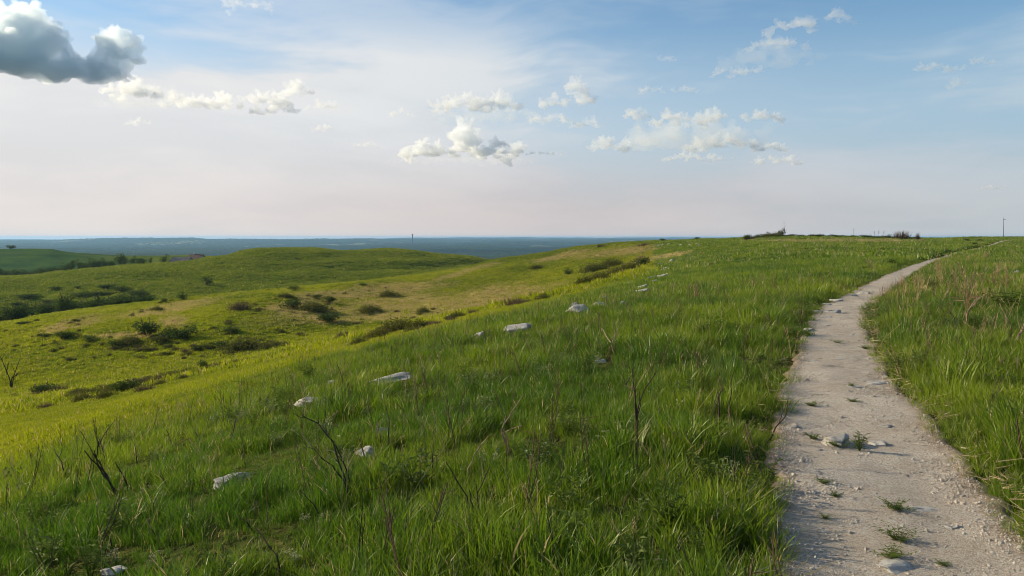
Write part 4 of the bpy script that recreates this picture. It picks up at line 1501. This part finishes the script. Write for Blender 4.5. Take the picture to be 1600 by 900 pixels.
for i, (k, px, py, h, w, lab) in enumerate(FB):
    x, y, z = at(px, py)
    onp = abs(float(path_s(np.array([x]), np.array([y]))[0])) < 0.7
    H_ = h * y / F * (1.0 if onp else (0.95 if k == 'cream' else 1.35))
    t = empty('leafy_weed' if k != 'cream' else 'flowering_weed', (x, y, z + (0.035 if onp else 0)), random.uniform(0, 6.28), (H_ * w, H_ * w, H_))
    for nm, me_ in FORB[k][i % 3]:
        use_mesh(nm, me_, t)
    tag(t, lab, 'weed', 'weeds on the path' if onp else 'weeds in the grass')


# ------------------------------------------------------------------ shrubs and trees
def shrub_parts(seed, kind):
    """unit shrub: width about 1, height about 1"""
    g = random.Random(seed)
    st, lf = MB(), MB()
    lobes = []
    nl = {'leafy': 9, 'brush': 7, 'twiggy': 6, 'tree': 11}[kind]
    for i in range(nl):
        an = g.uniform(0, 6.28)
        rr = 0.34 * math.sqrt(g.random())
        zc = {'leafy': g.uniform(0.25, 0.62), 'brush': 0.3, 'twiggy': 0.25, 'tree': g.uniform(0.22, 0.74)}[kind]
        lobes.append((Vector((math.cos(an) * rr, math.sin(an) * rr, zc)), g.uniform(0.16, 0.27)))
    for i in range(12 if kind != 'tree' else 5):
        c = lobes[i % nl][0]
        if kind == 'tree':
            st.tube([(0, 0, -0.1), (c.x * 0.2, c.y * 0.2, 0.25), (c.x * 0.8, c.y * 0.8, c.z)], 0.035, 0.01, 5)
        else:
            st.tube([(c.x * 0.3, c.y * 0.3, -0.1), (c.x * 0.8, c.y * 0.8, c.z * 0.6), (c.x * 1.25 + g.gauss(0, .05), c.y * 1.25 + g.gauss(0, .05), c.z * 1.3 + g.uniform(0, .3))], 0.014, 0.005, 4)
    if kind in ('leafy', 'tree'):
        for k in range(760):
            c, r = lobes[g.randrange(nl)]
            d_ = Vector((g.gauss(0, 1), g.gauss(0, 1), g.gauss(0, 1))).normalized()
            p = c + d_ * r * (g.random() ** 0.33) * g.uniform(0.8, 1.15)
            if p.z < 0.03:
                p.z = g.uniform(0.02, 0.12)
            L = g.uniform(0.045, 0.085)
            lf.leaf(p, d_ + Vector((g.gauss(0, .7), g.gauss(0, .7), g.gauss(0, .7))), (g.gauss(0, 1), g.gauss(0, 1), 1), L, L * 0.75)
    elif kind == 'brush':
        for k in range(420):
            c, r = lobes[g.randrange(nl)]
            p = Vector((c.x + g.gauss(0, r * .8), c.y + g.gauss(0, r * .8), -0.05))
            h = g.uniform(0.35, 1.0) * max(0.25, 1 - (p.x ** 2 + p.y ** 2) * 2.2)
            tip = p + Vector((g.gauss(0.03, .07), g.gauss(0, .07), h))
            b0 = len(lf.v)
            sv = Vector((g.gauss(0, 1), g.gauss(0, 1), 0)).normalized() * 0.012
            lf.v += [p - sv, p + sv, tip]
            lf.f.append((b0, b0 + 1, b0 + 2))
            for q in range(2):
                t = g.uniform(0.4, 1)
                lf.leaf(p.lerp(tip, t), (g.gauss(0, 1), g.gauss(0, 1), 1.2), (g.gauss(0, 1), g.gauss(0, 1), .3), 0.09, 0.035)
    else:
        for k in range(260):
            c, r = lobes[g.randrange(nl)]
            p = Vector((c.x * 0.8 + g.gauss(0, r * .6), c.y * 0.8 + g.gauss(0, r * .6), -0.03))
            tip = p * 1.35 + Vector((g.gauss(0, .10), g.gauss(0, .10), g.uniform(0.35, 1.0)))
            b0 = len(lf.v)
            sv = Vector((g.gauss(0, 1), g.gauss(0, 1), 0)).normalized() * 0.011
            lf.v += [p - sv, p + sv, tip]
            lf.f.append((b0, b0 + 1, b0 + 2))
            m_ = p.lerp(tip, g.uniform(.4, .8))
            t2 = m_ + Vector((g.gauss(0, .10), g.gauss(0, .10), g.uniform(.08, .2)))
            b0 = len(lf.v)
            lf.v += [m_ - sv * .7, m_ + sv * .7, t2]
            lf.f.append((b0, b0 + 1, b0 + 2))
    lm = {'leafy': 'leaf', 'tree': 'leaf', 'brush': 'willow', 'twiggy': 'twig'}[kind]
    return st.mesh('trunk', M['bark']), lf.mesh('crown', M[lm])


SHR = {k: [shrub_parts(900 + 20 * j + i, k) for i in range(4)] for j, k in enumerate(('leafy', 'brush', 'twiggy', 'tree'))}
_cnt = 0


def shrub(px, py, w, h, kind, label, group, dmin=0.0, loc=None, name=None, cat='shrub', parts=True):
    global _cnt
    _cnt += 1
    x, y, z = loc if loc else at(px, py, dmin)
    W_, H_ = w * y / F, h * y / F
    nm = name or {'leafy': 'leafy_shrub', 'brush': 'brush_clump', 'twiggy': 'twiggy_shrub', 'tree': 'tree'}[kind]
    t = empty(nm, (x, y + W_ * 0.2, float(ground(x, y + W_ * 0.2)) - 0.05 * H_), random.uniform(0, 6.28), (W_ * 1.2, W_ * 1.2, H_ * 1.2))
    tm, cm = SHR[kind][_cnt % 4]
    if parts:
        use_mesh('trunk' if kind == 'tree' else 'stems', tm, t)
    use_mesh('crown' if kind == 'tree' else 'foliage', cm, t)
    tag(t, label, cat, group)
    return t


SH = [  # px, py, w, h, kind, label
    (230, 526, 44, 24, 'leafy', 'dark leafy shrub on the spur, left of the pair with a long shadow'),
    (262, 530, 34, 18, 'leafy', 'left half of the dark shrub pair on the spur'),
    (287, 532, 44, 24, 'leafy', 'right and larger half of the dark shrub pair on the spur'),
    (245, 536, 30, 10, 'brush', 'low olive brush below the dark shrub pair'),
    (200, 541, 34, 16, 'brush', 'olive brush clump left below the dark leafy spur shrub'),
    (176, 545, 28, 15, 'leafy', 'dark low shrub at the left end of the olive brush on the spur'),
    (358, 522, 32, 13, 'leafy', 'dark flattened shrub with a brown top on the right of the shrub pair'),
    (370, 485, 34, 15, 'twiggy', 'purple brown twiggy shrub below the spur crest'),
    (405, 485, 20, 5, 'twiggy', 'low brown twigs right of the purple brown shrub'),
    (459, 454, 20, 8, 'leafy', 'dark green shrub on the spur crest line, left one of two'),
    (567, 448, 16, 6, 'leafy', 'small dark shrub on the spur crest line, right one of two'),
    (494, 467, 18, 8, 'leafy', 'small dark shrub on the tan slope below the crest, upper one'),
    (513, 474, 20, 12, 'leafy', 'small dark shrub on the tan slope with a shadow, lower one'),
    (608, 464, 30, 12, 'brush', 'olive brush clump at the top right of the tan slope'),
    (578, 490, 36, 14, 'brush', 'dark olive brush clump in the middle of the tan slope'),
    (660, 490, 20, 11, 'brush', 'small olive brush clump at the right of the tan slope'),
    (518, 505, 42, 15, 'leafy', 'dark wide shrub at the lower edge of the tan slope'),
    (455, 484, 34, 15, 'leafy', 'dark shrub at the left edge of the tan slope'),
    (484, 486, 44, 15, 'brush', 'olive brush right beside the dark shrub at the left edge of the tan slope'),
    (442, 466, 28, 8, 'brush', 'faint olive brush above the left edge of the tan slope'),
    (622, 519, 62, 24, 'brush', 'largest bright olive brush clump above the yellow valley side'),
    (654, 514, 28, 10, 'leafy', 'dark shadowed shrub at the right end of the largest olive brush clump'),
    (541, 528, 30, 11, 'twiggy', 'grey brown twiggy shrub above the yellow valley side'),
    (380, 549, 62, 22, 'brush', 'wide dark brush at the foot of the spur, centre of its row'),
    (425, 546, 44, 16, 'brush', 'brush at the right end of the row at the foot of the spur'),
    (346, 545, 26, 14, 'leafy', 'dark shrub left of the wide brush at the foot of the spur'),
    (311, 549, 26, 13, 'leafy', 'dark shrub at the left end of the row at the foot of the spur'),
    (288, 553, 12, 9, 'twiggy', 'small round brown bush left of the shrub row at the foot of the spur'),
    (94, 533, 24, 15, 'leafy', 'dark shrub with thin twigs at far left of the spur'),
    (138, 535, 26, 10, 'leafy', 'low dark shrub right of the twiggy one at far left'),
    (67, 528, 22, 7, 'leafy', 'flat dark shrub in the tan grass at far left, smaller one'),
    (100, 529, 38, 10, 'leafy', 'flat dark shrub in the tan grass at far left, larger one'),
    (35, 508, 26, 4, 'leafy', 'thin dark shrub on the left end of the spur crest'),
    (242, 486, 22, 8, 'brush', 'brown green brush on the spur crest near the two valley trees'),
    (118, 504, 18, 6, 'leafy', 'faint green shrub on the tan strip of the spur crest'),
    (702, 501, 18, 9, 'leafy', 'small dark shrub with a shadow at the right end of the tan slope'),
    (58, 617, 46, 14, 'leafy', 'green shrubs at the left end of the gully beside the bare sapling'),
    (90, 614, 26, 14, 'twiggy', 'grey twigs in the gully right of the bare sapling'),
    (136, 619, 44, 10, 'brush', 'low brown brush in the gully, left of the dark gully shrub'),
    (188, 614, 48, 22, 'leafy', 'long dark gully shrub, the darkest along the yellow slope'),
    (226, 602, 50, 10, 'twiggy', 'purple brown low twigs right of the dark gully shrub'),
    (268, 590, 28, 12, 'brush', 'tan brown brush in the gully left of the tall dark bush'),
    (292, 586, 30, 14, 'brush', 'olive brush in the gully just left of the tall dark bush'),
    (316, 582, 20, 22, 'leafy', 'tall dark bush at the right end of the gully brush'),
    (342, 576, 26, 8, 'twiggy', 'grey twigs behind the tall dark gully bush'),
    (838, 420, 20, 7, 'brush', 'faint olive brush on the hill below the blue plain'),
    (888, 430, 18, 11, 'leafy', 'small dark shrub on the hill left of the gully head brush'),
    (930, 425, 44, 14, 'brush', 'olive brush in the upper row at the gully head'),
    (958, 417, 36, 14, 'brush', 'dark brush at the right of the upper row at the gully head'),
    (916, 446, 26, 18, 'brush', 'brush at the lower left end of the gully head row'),
    (938, 440, 34, 18, 'brush', 'brush second from the lower left of the gully head row'),
    (962, 432, 34, 18, 'brush', 'brush in the middle of the gully head row'),
    (985, 424, 30, 18, 'brush', 'brush left of the tan topped clump at the gully head'),
    (1006, 417, 30, 18, 'leafy', 'dark shrub at the right end of the gully head row'),
    (846, 465, 30, 8, 'twiggy', 'brown twigs on the near edge of the gully below the hill'),
    (940, 386, 14, 5, 'twiggy', 'brown low shrub among the white hilltop stones, left one'),
    (1006, 385, 20, 6, 'twiggy', 'brown low shrub among the white hilltop stones, right one'),
    (322, 447, 18, 15, 'tree', 'round green tree alone in the valley with a long shadow'),
    (285, 470, 18, 14, 'tree', 'small round tree on the spur crest below the lone valley tree'),
    (256, 474, 12, 9, 'leafy', 'dark small shrub left of the small round crest tree'),
    (461, 406, 7, 3.5, 'leafy', 'tiny dark shrub on the middle hill'),
    (296, 445, 6, 4, 'leafy', 'tiny shrub left of the round valley tree'),
]
for (px, py, w, h, k, lab) in SH:
    shrub(px, py, w, h, k, lab, 'shrubs on the hills' if k != 'tree' else 'trees in the valley', cat='tree' if k == 'tree' else 'shrub')

# low scrub that runs together on the spur and along the gully
cl_ = []
g2 = np.random.default_rng(77)
for (px, py, w, h, k, lab) in SH:
    if 440 < py < 625 and px < 720:
        x, y, z = at(px, py)
        m_ = 5
        cl_.append(np.stack([x + g2.normal(0, w * y / F * 0.9, m_), y + g2.normal(0, w * y / F * 0.9 + 2.0, m_)], 1))
for (pa, pb, m_) in [((110, 620), (200, 611), 16), ((200, 606), (345, 574), 34), ((160, 546), (440, 545), 46), ((900, 446), (1010, 414), 40), ((800, 478), (860, 464), 8)]:
    for i in range(m_):
        t_ = g2.uniform()
        x, y, z = at(pa[0] + (pb[0] - pa[0]) * t_ + g2.normal(0, 3), pa[1] + (pb[1] - pa[1]) * t_ + g2.normal(0, 1.8))
        cl_.append(np.array([[x, y]]))
xy = np.concatenate(cl_)
m_ = len(xy)
sc = g2.uniform(0.4, 1.3, (m_, 1)) * np.array([[1.2, 1.2, 0.55]])
scatter('low_scrub', np.stack([xy[:, 0], xy[:, 1], ground(xy[:, 0], xy[:, 1])], 1), np.stack([np.zeros(m_), np.zeros(m_), g2.uniform(0, 6.28, m_)], 1), sc, g2.integers(0, 12, m_), {},
        [q[1] for k in ('brush', 'brush', 'twiggy') for q in SHR[k]], 'low scrub running together between the shrubs of the spur and gully')

# a tan topped clump at the gully head
x, y, z = at(1000, 417)
o = use_mesh('dry_grass_clump', STK[1])
o.location, o.scale = (x, y, z), (4.0, 4.0, 2.6)
tag(o, 'tan topped dry clump behind the gully head brush', 'dry grass', 'tan dry grass clumps')

# thicket in the valley behind the spur
g = random.Random(5)
for i in range(30):
    px = -20 + 245 * (i / 29.0) + g.uniform(-8, 8)
    base = 509 - (px / 220.0) * 34
    shrub(px, 0, g.uniform(26, 46), g.uniform(18, 28) * (1.2 if px < 120 else 0.95), 'leafy', 'dark green shrub in the thicket filling the valley just behind the spur', 'valley thicket',
          loc=at_depth(px, 215 + g.uniform(-12, 22)), name='thicket_shrub')
for (px, py, w, h, lab) in [
    (205, 466, 40, 13, 'pointed green shrub at the right end of the valley thicket'), (130, 465, 50, 8, 'dark flat shrubs in the upper valley row, centre'), (155, 463, 34, 7, 'dark flat shrub in the upper valley row, right'),
    (35, 468, 44, 7, 'dark flat shrub in the upper valley row, left'), (28, 478, 26, 5, 'thin dark shrub below the left upper valley row'), (72, 475, 40, 4, 'thin dark shrub in the valley middle'),
    (165, 452, 24, 8, 'dark shrub on the terrace edge above the thicket, right one'), (120, 452, 14, 5, 'dark shrub on the terrace edge above the thicket, middle one'), (80, 455, 40, 5, 'flat dark shrub on the terrace edge, left one'),
    (188, 456, 30, 8, 'dark shrub tailing right from the terrace edge'),
]:
    shrub(px, py, w, h, 'leafy', lab, 'valley shrubs', dmin=190)

# wooded strip under the far left hill and trees by the barn
for i in range(26):
    px = -15 + 110 * (i / 25.0) + g.uniform(-4, 4)
    d_ = 520 + g.uniform(-40, 60)
    x, y, z = at_depth(px, d_)
    shrub(px, 0, g.uniform(14, 24), g.uniform(9, 14), 'tree', 'round green tree in the wooded strip below the far left hill', 'wooded strip', loc=(x, y, z), cat='tree', parts=False)
for i, (px, py, w, h) in enumerate([(100, 424, 14, 9), (110, 423, 12, 12), (121, 423, 15, 13), (135, 422, 14, 9), (141, 421, 18, 14), (152, 420, 14, 9), (161, 419, 17, 12), (173, 417, 13, 9), (186, 415, 15, 14), (193, 415, 12, 10), (208, 414, 10, 9), (216, 414, 14, 7), (223, 413, 12, 6), (234, 412, 6, 5)]):
    d_ = 470 + 6 * (i % 4)
    x, y, z = at_depth(px, d_)
    shrub(px, 0, w * 1.15, h + 5, 'tree', '%s dark tree from the left in the row leading to the barn' % ('first', 'second', 'third', 'fourth', 'fifth', 'sixth', 'seventh', 'eighth', 'ninth', 'tenth', 'eleventh', 'twelfth', 'thirteenth', 'fourteenth')[i], 'tree row towards the barn', loc=(x, y, z), cat='tree')
x, y, z = at_depth(257, 462)
shrub(257, 0, 13, 15, 'tree', 'round dark tree just left of the barn', None, loc=(x, y, z), cat='tree')
x, y, z = at_depth(15, 898)
shrub(15, 0, 14, 8, 'tree', 'lone spreading tree on top of the far left hill', None, loc=(x, y, z), cat='tree')
x, y, z = at_depth(22, 898)

# brush along the right hand skyline
g = random.Random(9)
for i in range(30):
    px = 1168 + 265 * (i / 29.0) + g.uniform(-3, 3)
    d_ = {True: 172, False: 178}[px < 1260] + g.uniform(-3, 3)
    x, y, z = at_depth(px, d_)
    tall = 8.5 if px < 1215 else (4.6 if px < 1340 else 5)
    k = 'twiggy' if (px < 1190 and i % 2) or px > 1370 and i % 2 else ('brush' if px < 1215 and i % 3 else 'leafy')
    lab = {'leafy': 'dark green shrub in the row along the right skyline', 'brush': 'olive brush at the left end of the right skyline row', 'twiggy': 'brown twiggy shrub in the row along the right skyline'}[k]
    shrub(px, 0, g.uniform(13, 20), tall * g.uniform(0.8, 1.15), k, lab, 'skyline brush, ' + k, loc=(x, y, z))
for (px, h, w, k, lab) in [(1223, 16, 13, 'leafy', 'tallest leafy shrub on the right skyline, with a thin bare top'), (1413, 15, 16, 'twiggy', 'tall brown twiggy clump at the right end of the skyline brush'), (1403, 13, 10, 'twiggy', 'brown twigs just left of the tall twiggy clump on the skyline'),
                          (1434, 12, 6, 'twiggy', 'last thin twigs at the right end of the skyline brush'), (1390, 8, 9, 'leafy', 'dark shrub left of the skyline twiggy clump'), (1165, 7, 4, 'leafy', 'small separate weed at the left end of the skyline brush')]:
    x, y, z = at_depth(px, 174)
    shrub(px, 0, w, h, k, lab, None, loc=(x, y, z))
for i, (px, h, lab) in enumerate([(1225, 26, 'bare thin sapling top above the tallest skyline shrub'), (1366, 11, 'thin bare stalk on the skyline, left one of three'), (1373, 12, 'thin bare stalk on the skyline, middle one of three'), (1381, 12, 'thin bare stalk on the skyline, right one of three'), (1333, 13, 'thin bare stalk standing above the middle of the skyline row')]):
    x, y, z = at_depth(px, 173.5)
    H_ = h * y / F
    mb = MB()
    mb.tube([(0, 0, -0.1), (0.03, 0, H_ * 0.6), (-0.02, 0, H_)], 0.02, 0.012, 5)
    for k in range(7):
        zz = H_ * g.uniform(0.55, 0.95)
        mb.tube([(0, 0, zz), (g.gauss(0, .18), g.gauss(0, .18), zz + g.uniform(.15, .4))], 0.012, 0.008, 4)
    o = mb.obj('dead_stem', M['char'])
    o.location = (x, y, z)
    tag(o, lab, 'dead stem', 'bare stalks on the skyline')
for (px, py, lab) in [(1512, 377, 'small dark weed left of the far path end, larger one'), (1532, 377.5, 'small dark weed above the far path end'), (1524, 382, 'tiny dark weed beside the far path'), (1036, 376.5, 'dark pointed shrub on the hill skyline left of the brush row'), (1090, 374.5, 'low brown shrub on the skyline left of the brush row')]:
    shrub(px, py, 10, 4.5, 'leafy', lab, None)

# ------------------------------------------------------------------ built things
# utility pole on the right skyline
x, y, z = at_depth(1568, 300)
pole = empty('utility_pole', (x, y, z))
H_ = (HY - 340) / F * y - z
MB().tube([(0, 0, -0.4), (0.03, 0, H_ * 0.5), (0.10, 0, H_)], 0.10, 0.07, 8).obj('post', M['pole'], pole)
MB().box(-0.12, 0.75, -0.05, 0.05, H_ - 0.72, H_ - 0.62).obj('crossarm', M['pole'], pole)
for q in (0.30, 0.68):
    MB().tube([(q, 0, H_ - 0.62), (q, 0, H_ - 0.46)], 0.05, 0.035, 6).obj('insulator', M['pole'], pole)
tag(pole, 'thin grey utility pole standing on the skyline at the right', 'utility pole')

# water tower on the horizon
x, y, z = at_depth(644.5, 7800)
top = (HY - 365.8) / F * y
tw = empty('water_tower', (x, y, z))
H_ = top - z


def lathe(prof, n=20):
    mb = MB()
    for (r, zz) in prof:
        for k in range(n):
            mb.v.append(Vector((r * math.cos(6.2832 * k / n), r * math.sin(6.2832 * k / n), zz)))
    for i in range(len(prof) - 1):
        for k in range(n):
            mb.f.append((i * n + k, i * n + (k + 1) % n, (i + 1) * n + (k + 1) % n, (i + 1) * n + k))
    mb.f.append(tuple((len(prof) - 1) * n + k for k in range(n)))
    return mb


lathe([(5.4, -3), (5.0, 2), (4.6, H_ - 12)]).obj('shaft', M['tower'], tw)
lathe([(4.7, H_ - 13), (6.6, H_ - 9), (7.6, H_ - 5.5), (7.2, H_ - 2.5), (4.5, H_ - 0.6), (0.6, H_)]).obj('tank', M['tower'], tw)
tag(tw, 'distant dark water tower rising above the blue horizon', 'water tower')
x, y, z = at_depth(690.5, 9500)
mast = MB().tube([(0, 0, -3), (0, 0, (HY - 368) / F * y - z)], 1.6, 1.0, 6).obj('radio_mast', M['tower'])
mast.location = (x, y, z)
tag(mast, 'tiny mast on the blue horizon right of the water tower', 'mast')

# the barn under the middle hill
x, y, z = at_depth(286, 462)
z = (HY - 412.5) / F * y
barn = empty('stone_barn', (x, y, z), R(-8))


def gable(x0, x1, y0, y1, h, rise, over=0.35):
    walls, ro = MB(), MB()
    ym = (y0 + y1) / 2
    b = [Vector(p) for p in ((x0, y0, -3), (x1, y0, -3), (x1, y1, -3), (x0, y1, -3), (x0, y0, h), (x1, y0, h), (x1, y1, h), (x0, y1, h), (x0, ym, h + rise), (x1, ym, h + rise))]
    walls.v = b
    walls.f = [(0, 1, 5, 4), (2, 3, 7, 6), (1, 2, 6, 9, 5), (3, 0, 4, 8, 7)]
    sl = rise / (ym - y0)
    for sgn, ye in ((-1, y0), (1, y1)):
        yo = ye + sgn * over
        zo = h - over * sl
        k = len(ro.v)
        for t in (0.04, 0.22):
            ro.v += [Vector(p) for p in ((x0 - over, yo, zo + t), (x1 + over, yo, zo + t), (x1 + over, ym, h + rise + t), (x0 - over, ym, h + rise + t))]
        ro.f += [(k, k + 1, k + 2, k + 3), (k + 4, k + 5, k + 6, k + 7), (k, k + 1, k + 5, k + 4), (k, k + 3, k + 7, k + 4), (k + 1, k + 2, k + 6, k + 5)]
    return walls, ro


w1, r1 = gable(-6.5, 4.5, -3.6, 3.6, 1.2, 2.6)
w2, r2 = gable(1.5, 9.0, 2.2, 9.0, 2.8, 2.6)
w1.obj('wall', M['barnwall'], barn)
tag(r1.obj('roof', M['barnroof'], barn), 'long grey lower roof')
w2.obj('wall', M['barnwall'], barn)
rf = r2.obj('roof', M['rustroof'], barn)
tag(rf, 'rusty red upper roof')
MB().box(3.2, 3.8, 5.3, 5.9, 5.0, 7.0).obj('chimney', M['white'], rf)
for q in (-3.5, -0.8, 2.0):
    MB().box(q - .35, q + .35, -3.68, -3.56, 0.1, 0.85).obj('window', M['barnroof'], barn)
MB().box(-6.6, -6.48, -0.9, 0.9, -2.0, 1.7).obj('door', M['barnroof'], barn)
tag(barn, 'low stone barn with a pale gable end and grey and rusty roofs', 'barn')

# ------------------------------------------------------------------ the far woods
n = 46000
r_ = np.exp(rng.uniform(math.log(1700), math.log(14500), n))
t_ = np.radians(rng.uniform(-40, 40, n))
x, y = r_ * np.sin(t_), r_ * np.cos(t_)
wd = fbm(x / 900 + 3, y / 2000, 4) + 0.25 * sstep(0.05, 0.3, x / y + 0.15)
use = wd > -0.06
x, y, r_ = x[use], y[use], r_[use]
n = len(x)
ww = 16 * (r_ / 2500) ** 0.75 * rng.uniform(0.7, 1.4, n)
hh = 11 * rng.uniform(0.7, 1.3, n)
scatter('far_woods', np.stack([x, y, ground(x, y) - 1.0], 1), np.stack([np.zeros(n), np.zeros(n), rng.uniform(0, 6.28, n)], 1), np.stack([ww, ww, hh], 1), rng.integers(0, 4, n), {},
        [q[1] for q in SHR['leafy']], 'hazy blue woods covering the plain far below')

# ------------------------------------------------------------------ haze
mz, tz, oz = new_mat('haze')
pvn = tz.n.new('ShaderNodeVolumePrincipled')
pvn.inputs['Color'].default_value = (0.37, 0.65, 1.0, 1)
pvn.inputs['Density'].default_value = 4.8e-5
pvn.inputs['Anisotropy'].default_value = 0.2
tz.l.new(pvn.outputs[0], oz.inputs['Volume'])
zmin = float(GZ.min()) - 1.5
hb = MB().box(-27500, 27500, -27500, 27500, zmin, 14.0).obj('haze', mz)
tag(hb, 'pale blue haze over the far country', None, None, 'stuff')
